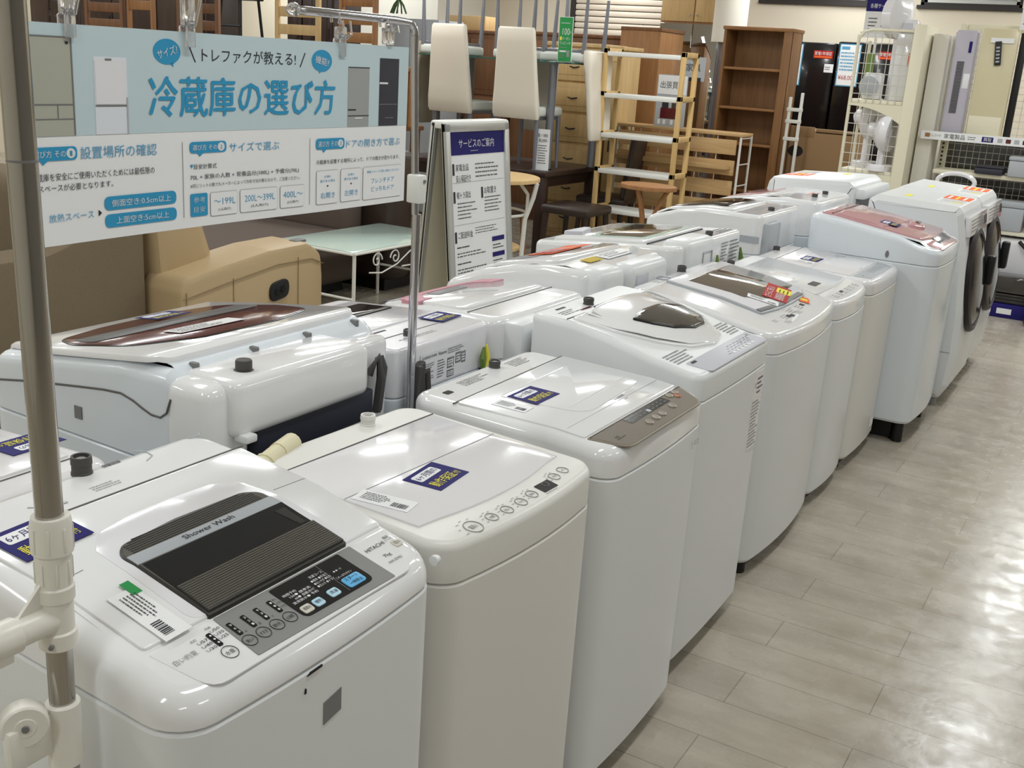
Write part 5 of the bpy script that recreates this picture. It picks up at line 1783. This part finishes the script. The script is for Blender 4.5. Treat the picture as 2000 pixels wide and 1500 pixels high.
g = G(); g.box(-.205, .20, 0, .55, .06, 1.93, 'w_panel', .004); g.build('body', t)
g = G(); g.box(-.205, .21, -.01, .56, 1.91, 1.94, 'w_brown', .003); g.build('top_board', t)
g = G(); g.box(-.18, .18, .02, .5, 0, .06, 'w_brown'); g.build('plinth', t)
t = thing('storage_box', 'tan wooden crate on top of the brown panelled cabinet', 'box', (-6.42, 9.95, 1.84))
g = G(); g.box(-.22, .22, -.12, .12, 0, .14, 'w_light', .004); tt = g.build('body', t)
t = thing('grey_cabinet', 'grey painted metal cabinet partly hidden by the chrome stand', 'cabinet', (-6.55, 9.1, 0))
g = G(); g.box(-.35, .28, 0, .45, .03, 1.90, 'light_grey', .006); g.build('body', t)
for x in (-.33, -.02):
    g = G(); g.box(x, x + .28, -.018, 0, 1.28, 1.86, 'light_grey', .006); d_ = g.build('door', t)
    g = G(); g.box(x + .24, x + .25, -.035, -.018, 1.48, 1.58, 'mid_grey', .003); g.build('handle', d_)
t = thing('mirrored_wardrobe', 'tall wardrobe with mirror doors reflecting the shop, beside the silver column', 'wardrobe', (-4.21, 10.45, 0))
g = G(); g.box(-.33, .36, 0, .5, .05, 2.5, 'w_panel', .004); g.build('body', t)
for a, b_, z0, z1 in ((-.32, .02, .1, 2.02), (.03, .35, .1, 2.02)):
    g = G(); g.box(a, b_, -.016, 0, z0, z1, 'mirror', .002); g.build('mirror_door', t)
for a, b_ in ((-.32, .02), (.03, .35)):
    g = G(); g.box(a, b_, -.018, 0, 2.04, 2.48, 'w_light', .004); d_ = g.build('upper_door', t)
    g = G(); g.cyl(((a if a > 0 else b_) + (.03 if a > 0 else -.03), -.03, 2.10), ((a if a > 0 else b_) + (.03 if a > 0 else -.03), -.018, 2.10), .008, 'chrome', n=8); g.build('knob', d_)
g = G(); g.box(-.3, .33, .03, .45, 0, .05, 'w_brown'); g.build('plinth', t)

t = thing('bookcase', 'tall orange-brown wooden bookcase with empty shelves', 'bookcase', (-3.24, 9.75, 0))
g = G(); g.box(-.31, -.285, -.15, .15, 0, 1.98, 'w_oak', .002); g.build('side_panel', t)
g = G(); g.box(.265, .31, -.15, .15, 0, 1.98, 'w_oak', .002); g.build('side_panel', t)
g = G(); g.box(.235, .31, -.155, -.13, 0, 1.96, 'w_oak', .002); g.build('front_stile', t)
g = G(); g.box(-.31, .31, .135, .15, 0.0, 1.98, 'w_oak'); g.build('back_panel', t)
g = G(); g.box(-.32, .32, -.16, .155, 1.955, 1.985, 'w_oak_h', .003); g.build('top_board', t)
for z in (1.62, 1.28, .97, .56, .10):
    g = G(); g.box(-.285, .265, -.14, .135, z, z + .022, 'w_oak_h', .002); g.build('shelf_board', t)

def fridge(label, x0, x1, y, z1, price):
    t = thing('refrigerator', label, 'refrigerator', ((x0 + x1) / 2, y, 0), 0, 'black refrigerators by the back wall')
    w = (x1 - x0) / 2
    g = G(); g.box(-w, w, .03, .6, .04, z1, 'black_fridge', .01); g.box(-w + .03, w - .03, .05, .55, 0, .04, 'black'); g.build('body', t)
    for z0, z2 in ((.06, .45), (.46, 1.02), (1.03, z1 - .005)):
        g = G(); g.box(-w, w, 0, .035, z0, z2, 'black_fridge', .008); d_ = g.build('door', t)
        g = G(); g.box(-w + .05, w - .05, -.008, .005, z0 + .02, z0 + .028, 'mid_grey'); g.build('handle', d_)
    f = plane_frame((-w + .02, -.004, z1 - .42), (1, 0, 0), (0, 0, 1))
    g = G()
    g.box(0, .21, 0, .40, 0, .004, 'teal_soft', M=f); g.box(.01, .20, .01, .39, .004, .005, 'paper', M=f)
    g.micro(.02, .19, .14, .33, 6, .006, 'teal_soft', M=f, seed=3, fill=.5); g.quad(rect(.02, .10, .345, .375), .006, 'teal_soft', M=f)
    g.text(price, .02, .185, .055, .105, .006, 'red', M=f)
    g.build('price_placard', t)
    f = plane_frame((w - .20, -.004, z1 - .15), (1, 0, 0), (0, 0, 1))
    g = G(); g.box(0, .19, 0, .075, 0, .004, 'red', M=f); g.text('家電1年保証', .01, .18, .03, .065, .006, 'print_white', M=f); g.box(.01, .18, .008, .022, .004, .005, 'orange', M=f)
    g.box(.12, .21, -.13, -.05, 0, .004, 'paper', M=f); g.micro(.13, .20, -.11, -.07, 2, .006, 'ink', M=f)
    g.build('warranty_sticker', t)
    return t
fridge('black refrigerator beside the bookcase with a price placard of 77,000 yen', -3.52, -2.98, 11.2, 1.93, '¥77,000')
fridge('black refrigerator half behind the fan rack with a price placard of 68,000 yen', -2.95, -2.35, 11.2, 1.95, '¥68,000')
t = thing('cardboard_box', 'large brown cardboard box behind the far drum machine, before the black refrigerators', 'box', (-2.66, 10.15, 0))
g = G(); g.box(-.36, .32, -.25, .25, .0, 1.14, 'card', .008)
g.build('carton', t)
g = G(); g.box(-.36, -.05, -.253, -.24, 1.08, 1.17, 'card', .004, M=Matrix.Translation((0, 0, 0))); g.box(-.04, .32, -.25, -.235, 1.12, 1.16, 'card', .003)
g.build('flap', t)
g = G(); g.prism(oval(-.20, .95, .07, .05), .0, .002, 'black', M=plane_frame((0, -.2505, 0), (1, 0, 0), (0, 0, 1))); g.build('hand_hole', t)
t = thing('folded_stand', 'white folded metal stand leaning at the side of the bookcase', 'stand', (-2.84, 9.65, 0))
g = G()
for x in (-.05, .05): g.box(x - .012, x + .012, -.012, .012, .0, 1.42 + .04 * (x > 0), 'white_metal', .003)
for z in (1.05, 1.2, 1.3): g.box(-.07, .07, -.02, .0, z, z + .03, 'white_metal', .003)
g.build('frame', t)

# ------------------------------------------------------------------ fan rack and wall shelving, right
t = thing('wire_rack', 'cream wire grid display rack holding fans behind the drum machine', 'rack', (-1.93, 8.95, 0))
g = G()
for x in (-.24,): g.cyl((x, -.15, 0), (x, -.15, 1.93), .013, 'cream_metal', n=8)
g.box(.16, .25, -.17, .25, 0, 2.02, 'cream_metal', .006); g.cyl((-.24, .22, 0), (-.24, .22, 1.9), .013, 'cream_metal', n=8)
g.tube([(-.24, -.15, 1.90), (-.20, -.15, 1.955), (-.15, -.15, 1.97), (.2, -.15, 1.97)], .011, 'cream_metal', n=8)
g.build('frame', t)
g = G()
for k in range(8): g.cyl((-.23 + .055 * k, -.155, .1), (-.23 + .055 * k, -.155, 1.95), .003, 'wire', n=5)
for k in range(25): g.cyl((-.24, -.155, .15 + .075 * k), (.18, -.155, .15 + .075 * k), .003, 'wire', n=5)
g.build('wire_grid', t)
for z in (.44, .90, 1.43):
    g = G(); g.box(-.24, .18, -.15, .25, z, z + .03, 'cream_metal', .003)
    arch = [(-.24, z)] + [(-.24 + .42 * k / 10, z - .02 - .13 * (k / 10) ** 2.2) for k in range(11)] + [(.18, z)]
    g.prism(arch, -.012, .0, 'cream_metal', M=plane_frame((0, -.165, 0), (1, 0, 0), (0, 0, 1)))
    g.build('shelf_board', t)
def fan(loc, rz, label, h=.40, r=.155):
    t = thing('table_fan', label, 'fan', loc, rz, 'white fans on the lower shelf')
    g = G(); g.prism(oval(0, 0, .12, .10, 28), 0, .05, 'white_lid', .012); g.build('base', t)
    g = G(); g.prism(rect(-.03, .03, -.025, .025, .01), .04, h - .12, 'white_lid', .004); g.build('neck', t)
    g = G(); g.lathe([(.05, .0), (.06, .03), (.055, .10), (.03, .12)], 'white_lid', (0, .02, h - .06), (0, 1, .1)); g.build('motor', t)
    g = G()
    c = Vector((0, -.03, h - .06)); n = Vector((0, -1, -.1)).normalized()
    g.lathe([(r, -.03), (r + .006, .0), (r, .03)], 'white_lid', c, n, 32)
    for k in range(26):
        a = 2 * pi * k / 26
        g.tube([c + n * .03 + Vector((cos(a), 0, sin(a))) * r * q for q in (.2, .6, 1.0)], .002, 'white_lid', n=4)
    g.lathe([(.045, .025), (.045, .04), (.0, .042)], 'white_lid', c, n, 18)
    g.lathe([(r * .2, -.105), (r * .6, -.085), (r * .9, -.05), (r, -.02)], 'white_lid', c, n, 28)
    g.build('guard', t)
    g = G()
    for k in range(3):
        a = 2 * pi * k / 3
        g.prism(rpoly([(.02, -.02), (r * .9, -.07), (r * .9, .05), (.02, .02)], .03), -.003, .003, 'light_grey', M=Matrix.Translation(c) @ Matrix.Rotation(radians(90), 4, 'X') @ Matrix.Rotation(a, 4, 'Z') @ Matrix.Rotation(radians(20), 4, 'X'))
    g.build('blades', t)
    return t
fan((-2.06, 9.11, .93), 75, 'white table fan at the left of the lower rack shelf', .44, .16)
fan((-1.89, 8.89, .93), 85, 'white table fan turned to the right on the lower rack shelf', .36, .15)
t = thing('stand_fan_head', 'white fan wrapped in clear plastic sticking up from the top rack shelf', 'fan', (-1.92, 9.0, 1.46))
g = G(); g.cyl((0, 0, 0), (0, 0, .62), .035, 'white_lid', n=14); g.build('pole', t)
g = G(); g.lathe([(.02, -.08), (.16, -.05), (.165, .03), (.09, .06), (.02, .08)], 'white_lid', (-.02, 0, .62), (1, -.4, 0), 28); g.build('head', t)
g = G(); g.box(.0, .14, -.06, .06, .50, .60, 'white_lid', .03); g.box(.03, .1, -.064, -.058, .525, .575, 'lilac'); g.build('motor', t)
t = thing('wrapped_carton', 'white boxed appliance in clear wrap on the upper rack shelf', 'box', (-1.83, 9.0, 1.46))
g = G(); g.box(-.08, .10, -.08, .08, 0, .50, 'white_gloss', .01); g.build('carton', t)
g = G(); g.box(.02, .07, -.083, -.08, .26, .36, 'orange'); g.box(.06, .09, -.083, -.08, .1, .2, 'lilac'); g.build('print', t)
t = thing('small_fan', 'small white desk appliance at the lower left of the upper rack shelf', 'fan', (-2.04, 8.93, 1.46))
g = G(); g.box(-.07, .07, -.05, .05, 0, .20, 'white_lid', .02); g.build('body', t)
g = G(); g.lathe([(.02, -.02), (.07, .0), (.075, .02), (.02, .03)], 'light_grey', (-.02, -.05, .10), (0, -1, 0)); g.build('dial', t)
t = thing('green_tube', 'green rolled tube standing at the left of the upper rack shelf', 'tube', (-2.12, 9.06, 1.46))
g = G(); g.cyl((0, 0, 0), (0, 0, .34), .03, 'tag_green', n=14); g.build('roll', t)
t = thing('service_poster', 'white hanging notice with navy heading above the wire rack', 'poster', (-2.16, 9.3, 1.93))
f = plane_frame((-.11, 0, 0), (1, 0, 0), (0, 0, 1))
g = G(); g.box(0, .23, 0, .36, -.003, 0, 'paper', M=f); g.quad(rect(0, .23, .20, .36), .001, 'navy', M=f); g.text('各種サービス', .03, .20, .225, .26, .002, 'print_white', M=f)
g.micro(.03, .10, .05, .16, 4, .002, 'print', M=f, seed=2, fill=.3); g.micro(.13, .20, .05, .16, 4, .002, 'print', M=f, seed=3, fill=.3)
g.build('sheet', t)
g = G(); g.cyl((0, .01, -.6), (0, .01, .30), .008, 'white_metal', n=8); g.build('support_rod', t)

t = thing('gondola_shelving', 'white shop shelving with a printed shelf edge reading home appliances, at the right', 'shelving', (-1.0, 9.25, 0))
g = G()
g.box(-.665, -.55, -.25, .35, 0, 1.97, 'white_wall', .004)
g.build('end_panel', t)
g = G()
for x in (-.525, .9): g.box(x, x + .05, -.02, .03, 0, 2.06, 'cream_metal', .003)
for k in range(60): g.box(-.508, -.492, -.022, -.018, .1 + .032 * k, .118 + .032 * k, 'print')
g.box(-.5, .95, .0, .03, 2.0, 2.06, 'cream_metal', .003)
g.build('uprights', t)
g = G(); g.box(-.5, .95, .20, .22, .1, 1.19, 'smoke'); g.build('back_panel', t)  # dark sheet added behind the wire to give the shade under the shelf
g = G()
g.box(-.6, .95, -.30, .03, 1.20, 1.225, 'cream_metal', .003); g.build('shelf_board', t)
g = G()
f = plane_frame((-.63, -.302, 1.20), (1, 0, 0), (0, 0, 1))
g.box(0, 1.5, 0, .062, -.006, 0, 'paper', M=f)
g.quad(rect(.03, .065, .016, .046), .001, 'w_mid', M=f); g.text('トレファク', .068, .145, .020, .042, .001, 'ink', M=f); g.text('家電製品', .17, .32, .014, .05, .001, 'ink', M=f)
g.micro(.34, .42, .016, .046, 2, .001, 'print', M=f); g.quad(rect(.44, .52, .012, .05), .001, 'navy', M=f); g.text('買取', .452, .508, .018, .044, .002, 'print_white', M=f)
for k, m in enumerate(('light_grey', 'red_dark', 'light_grey', 'ink', 'light_grey', 'ink')): g.quad(rect(.55 + .058 * k, .585 + .058 * k, .016, .046), .001, m, M=f)
g.build('shelf_edge_strip', t)
for z, dd in ((.95, .30), (.55, .32), (.14, .36)):
    g = G(); g.box(-.5, .95, -dd, .03, z, z + .03, 'cream_metal', .003); g.build('shelf_board', t)
g = G()
for k in range(30): g.cyl((-.47 + .048 * k, .02, .2), (-.47 + .048 * k, .02, 2.0), .0025, 'wire', n=4)
for k in range(36): g.cyl((-.5, .02, .22 + .05 * k), (.93, .02, .22 + .05 * k), .0025, 'wire', n=4)
g.build('wire_back', t)
t = thing('tower_fan', 'lavender-white tower fan with a long dark grille on the upper shelf', 'fan', (-1.42, 9.05, 1.225))
g = G(); g.box(-.09, .07, -.06, .06, .0, .78, 'tower', .02, seg=3); g.build('body', t)
g = G()
for k in range(38): g.box(-.045, .005, -.066, -.058, .18 + .010 * k, .185 + .010 * k, 'print')
g.build('grille', t)
g = G(); g.box(.02, .04, -.064, -.058, .62, .70, 'navy'); g.box(.015, .06, -.064, -.058, .36, .47, 'white_lid', .003); g.build('stickers', t)
g = G(); g.box(-.11, .09, -.09, .09, -.0, .012, 'black', .004); g.build('foot', t)
t = thing('panel_heater', 'cream flat panel appliance in clear plastic with a bagged remote, on the upper shelf', 'heater', (-1.20, 9.05, 1.225))
g = G(); g.box(-.13, .125, -.03, .03, .0, .80, 'beige_panel', .008); g.box(-.12, .11, -.034, -.028, .01, .17, 'cream_metal', .002); g.build('body', t)
g = G(); f = plane_frame((.0, -.034, .56), (1, 0, .12), (-.12, 0, 1)); g.box(-.01, .035, -.02, .15, 0, .014, 'ink', .004, M=f)
for k in range(5): g.box(.0, .025, .0 + .025 * k, .012 + .025 * k, .014, .017, 'light_grey', M=f)
g.build('remote_control', t)
g = G(); g.box(-.06, .10, -.04, -.036, .70, .735, 'paper', M=Matrix.Identity(4)); g.build('bag_header', t)
t = thing('dark_panel', 'dark framed flat panel standing behind the cream panel appliance', 'panel', (-1.04, 9.12, 1.225))
g = G(); g.box(-.03, .02, -.02, .02, 0, .78, 'black', .004); g.build('frame', t)
t = thing('hang_tag', 'white wrapped hanging notice at the upper right corner of the shelving', 'sign', (-1.03, 9.0, 2.02))
g = G(); g.box(-.05, .14, -.005, .0, .0, .17, 'paper', .002); g.micro(-.03, .12, .03, .13, 4, .0, 'print', M=plane_frame((0, -.0065, 0), (1, 0, 0), (0, 0, 1))); g.build('sheet', t)
g = G(); g.cyl((.05, .0, .0), (.05, .0, .3), .002, 'wire', n=5); g.cyl((.05, .0, .02), (.05, .27, .03), .003, 'wire', n=5); g.build('wire', t)
t = thing('heater', 'white appliance with an oval carry handle behind the last drum machine', 'heater', (-1.26, 8.55, 0))
g = G(); g.box(-.16, .16, -.12, .12, .04, .86, 'white_lid', .03, seg=3); g.box(-.18, .18, -.14, .14, 0, .04, 'white_lid', .01); g.build('body', t)
g = G(); g.tube([(.13 * cos(a) * (1 if abs(cos(a)) < .7 else 1), .0, .93 + .062 * sin(a)) for a in [2 * pi * k / 28 for k in range(28)]], .016, 'white_lid', n=8, closed=True); g.build('carry_handle', t)
rnd = random.Random(12)
stuff = [('storage_case', 'grey lidded case on the shelf below the printed strip', -.86, .98, .22, .15, 'light_grey'), ('pouch', 'blue grey folded bag lying on the second shelf', -1.1, .98, .20, .06, 'fridge_black'),
         ('storage_case', 'white lidded case on the third shelf', -.92, .58, .24, .22, 'light_grey'), ('red_carton', 'small red carton at the right end of the third shelf', -.68, .58, .10, .20, 'red'), ('parcel', 'clear bagged parcel on the third shelf by the cord', -1.16, .58, .18, .12, 'card')]
for n_, lb, x, z, w_, h_, m in stuff:
    t = thing(n_, lb, n_.replace('_', ' '), (x, 9.02, z))
    g = G(); g.box(-w_ / 2, w_ / 2, -.10, .12, 0, h_ * .8, m, .012, seg=2); g.build('body', t)
    g = G(); g.box(-w_ / 2 - .004, w_ / 2 + .004, -.105, .125, h_ * .8, h_, m, .008); g.build('lid', t)
t = thing('white_appliance', 'white low appliance with a grey hose on the floor shelf at the right edge', 'appliance', (-.80, 8.88, .17))
g = G(); g.box(-.18, .3, -.1, .2, .0, .36, 'white_lid', .03, seg=3); g.build('body', t)
g = G(); g.tube([(.02, -.1, .36), (.06, -.12, .33), (.14, -.12, .26)], .014, 'black', n=8); g.build('hose', t)
t = thing('grill_appliance', 'dark grey slatted appliance on a blue carton under the shelves at the right', 'appliance', (-.86, 8.62, 0))
g = G(); g.box(-.14, .3, -.1, .14, .0, .10, 'navy', .006); g.box(-.1, .0, -.104, -.1, .03, .07, 'paper'); g.box(.04, .14, -.104, -.1, .03, .07, 'paper'); g.build('carton', t)
g = G(); g.box(-.13, .28, -.08, .14, .10, .30, 'smoke', .02)
for k in range(7): g.box(-.10, .25, -.082 + .001 * k, -.075, .13 + .022 * k, .14 + .022 * k, 'black')
g.build('body', t)
t = thing('caster_cabinet', 'white cabinet on black casters at the right edge of the aisle', 'cabinet', (-.36, 8.55, 0))
g = G(); g.box(-.25, .3, -.25, .3, .07, .62, 'white_body', .012); g.build('body', t)
for x in (-.22, .26):
    for y in (-.22, .26):
        g = G(); g.lathe([(.032, -.014), (.036, 0), (.032, .014)], 'black', (x, y, .036), (0, 1, 0)); g.cyl((x, y, .04), (x, y, .08), .008, 'mid_grey', n=8); g.build('caster', t)

# ------------------------------------------------------------------ wooden chairs and cupboards, upper left
def wood_chair(loc, rz, label, m, rails=3, ht=.92, slat=False, arms=False):
    t = thing('wooden_chair', label, 'chair', loc, rz, 'wooden chairs stacked on tables at the upper left')
    g = G(); g.box(-.21, .21, -.20, .21, .42, .455, m, .01); g.build('seat', t)
    for x in (-.19, .19):
        g = G(); g.box(x - .018, x + .018, -.21, -.175, 0, ht, m, .006); g.build('rear_leg', t)
        g = G(); g.box(x - .018, x + .018, .165, .20, 0, .43, m, .006); g.build('front_leg', t)
    for k in range(rails):
        z = ht - .09 - .13 * k
        g = G(); g.box(-.19, .19, -.205, -.185, z, z + .075, m, .005); g.build('back_rail', t)
    g = G()
    for z in (.15, .27): g.box(-.19, .19, -.20, -.185, z, z + .025, m); g.box(-.19, -.175, -.19, .18, z, z + .025, m); g.box(.175, .19, -.19, .18, z, z + .025, m)
    g.build('stretcher', t)
    return t
def plain_table(x, y, w, d, z, label, m):
    t = thing('dining_table', label, 'table', (x, y, 0))
    g = G(); g.box(-w / 2, w / 2, -d / 2, d / 2, z - .035, z, m, .005); g.build('table_top', t)
    for a in (-1, 1):
        for b_ in (-1, 1):
            g = G(); g.box(a * (w / 2 - .05) - .03, a * (w / 2 - .05) + .03, b_ * (d / 2 - .05) - .03, b_ * (d / 2 - .05) + .03, 0, z - .03, m, .004); g.build('leg', t)
plain_table(-7.75, 6.75, 2.0, .9, 1.02, 'tall dark wooden table under the stacked chairs at the left, hidden by the banner', 'w_dark')
plain_table(-5.95, 6.95, 1.5, .9, 1.02, 'tall brown wooden table under the pale chairs, hidden by the banner', 'w_brown')
wood_chair((-8.45, 6.72, 1.02), 0, 'dark brown wooden chair on a table, nearest the steel pipe', 'w_dark', 3, .95)
wood_chair((-7.95, 6.72, 1.02), 8, 'brown ladder-back wooden chair on a table, between the first and second banner clips', 'w_brown', 3, .95)
wood_chair((-7.44, 6.72, 1.02), -12, 'reddish wooden chair with slanting posts on a table, left of the middle banner clip', 'w_mid', 2, .98)
wood_chair((-6.93, 6.80, 1.02), 8, 'brown wooden chair on a table behind the middle banner clip', 'w_brown', 3, .98)
wood_chair((-5.92, 6.86, 1.02), 5, 'honey coloured wooden chair on a table behind the clear ball end', 'w_light', 3, .99)
wood_chair((-5.38, 6.98, 1.02), -10, 'orange-brown wooden chair on a table left of the white pier', 'w_mid', 3, .96)
t = thing('bar_stool', 'slim black wooden stool with splayed legs standing out against the cream wall', 'stool', (-7.85, 8.05, 1.30))
g = G(); g.box(-.16, .16, -.16, .16, .66, .70, 'black', .012); g.build('seat', t)
for x in (-1, 1):
    for y in (-1, 1):
        g = G(); g.cyl((x * .17, y * .17, 0), (x * .12, y * .12, .67), .014, 'black', n=8); g.build('leg', t)
g = G()
for z in (.30, .42): g.cyl((-.15, -.15, z), (.15, -.15, z), .010, 'black', n=8)
g.build('stretcher', t)
t = thing('plinth_cabinet', 'brown cupboard carrying the black stool, hidden by the banner', 'cabinet', (-7.85, 8.15, 0))
g = G(); g.box(-.35, .30, -.3, .3, 0, 1.30, 'w_brown', .006); g.build('body', t)
g = G(); g.box(-.33, -.03, -.315, -.3, .05, 1.25, 'w_brown', .004); g.box(-.02, .28, -.315, -.3, .05, 1.25, 'w_brown', .004); g.build('doors', t)
chest('hutch', 'tall dark wooden cupboard behind the stacked chairs at the far left', -10.9, -8.25, 8.0, 2.3, .45, 'w_dark', 2, 4, True, cat='cupboard')
chest('hutch', 'dark brown bookshelf cupboard behind the honey coloured chair', -7.48, -6.90, 8.30, 2.3, .40, 'w_dark', 2, 3, True, cat='cupboard')
t = thing('wooden_post', 'dark wooden post of a cupboard frame right of the middle banner clip', 'post', (-6.72, 6.4, 0))
g = G(); g.box(-.04, .04, -.04, .04, 0, 2.1, 'w_olive', .004); g.build('post_body', t)
t = thing('hanging_plant', 'small green trailing plant hanging on the white pier', 'plant', (-6.9, 9.3, 1.98))
g = G()
for k in range(14):
    a = rnd.uniform(0, 6.28); g.tube([(0, 0, .12), (.05 * cos(a), .05 * sin(a), .05), (.09 * cos(a), .07 * sin(a), -.03)], .008, 'plant', n=5)
g.build('foliage', t)
g = G(); g.tube([(-.04, 0, .05), (0, 0, .2), (.04, 0, .05)], .004, 'w_light', n=5); g.cyl((0, 0, .2), (0, 1.7, .24), .003, 'wire', n=5); g.build('hanger', t)
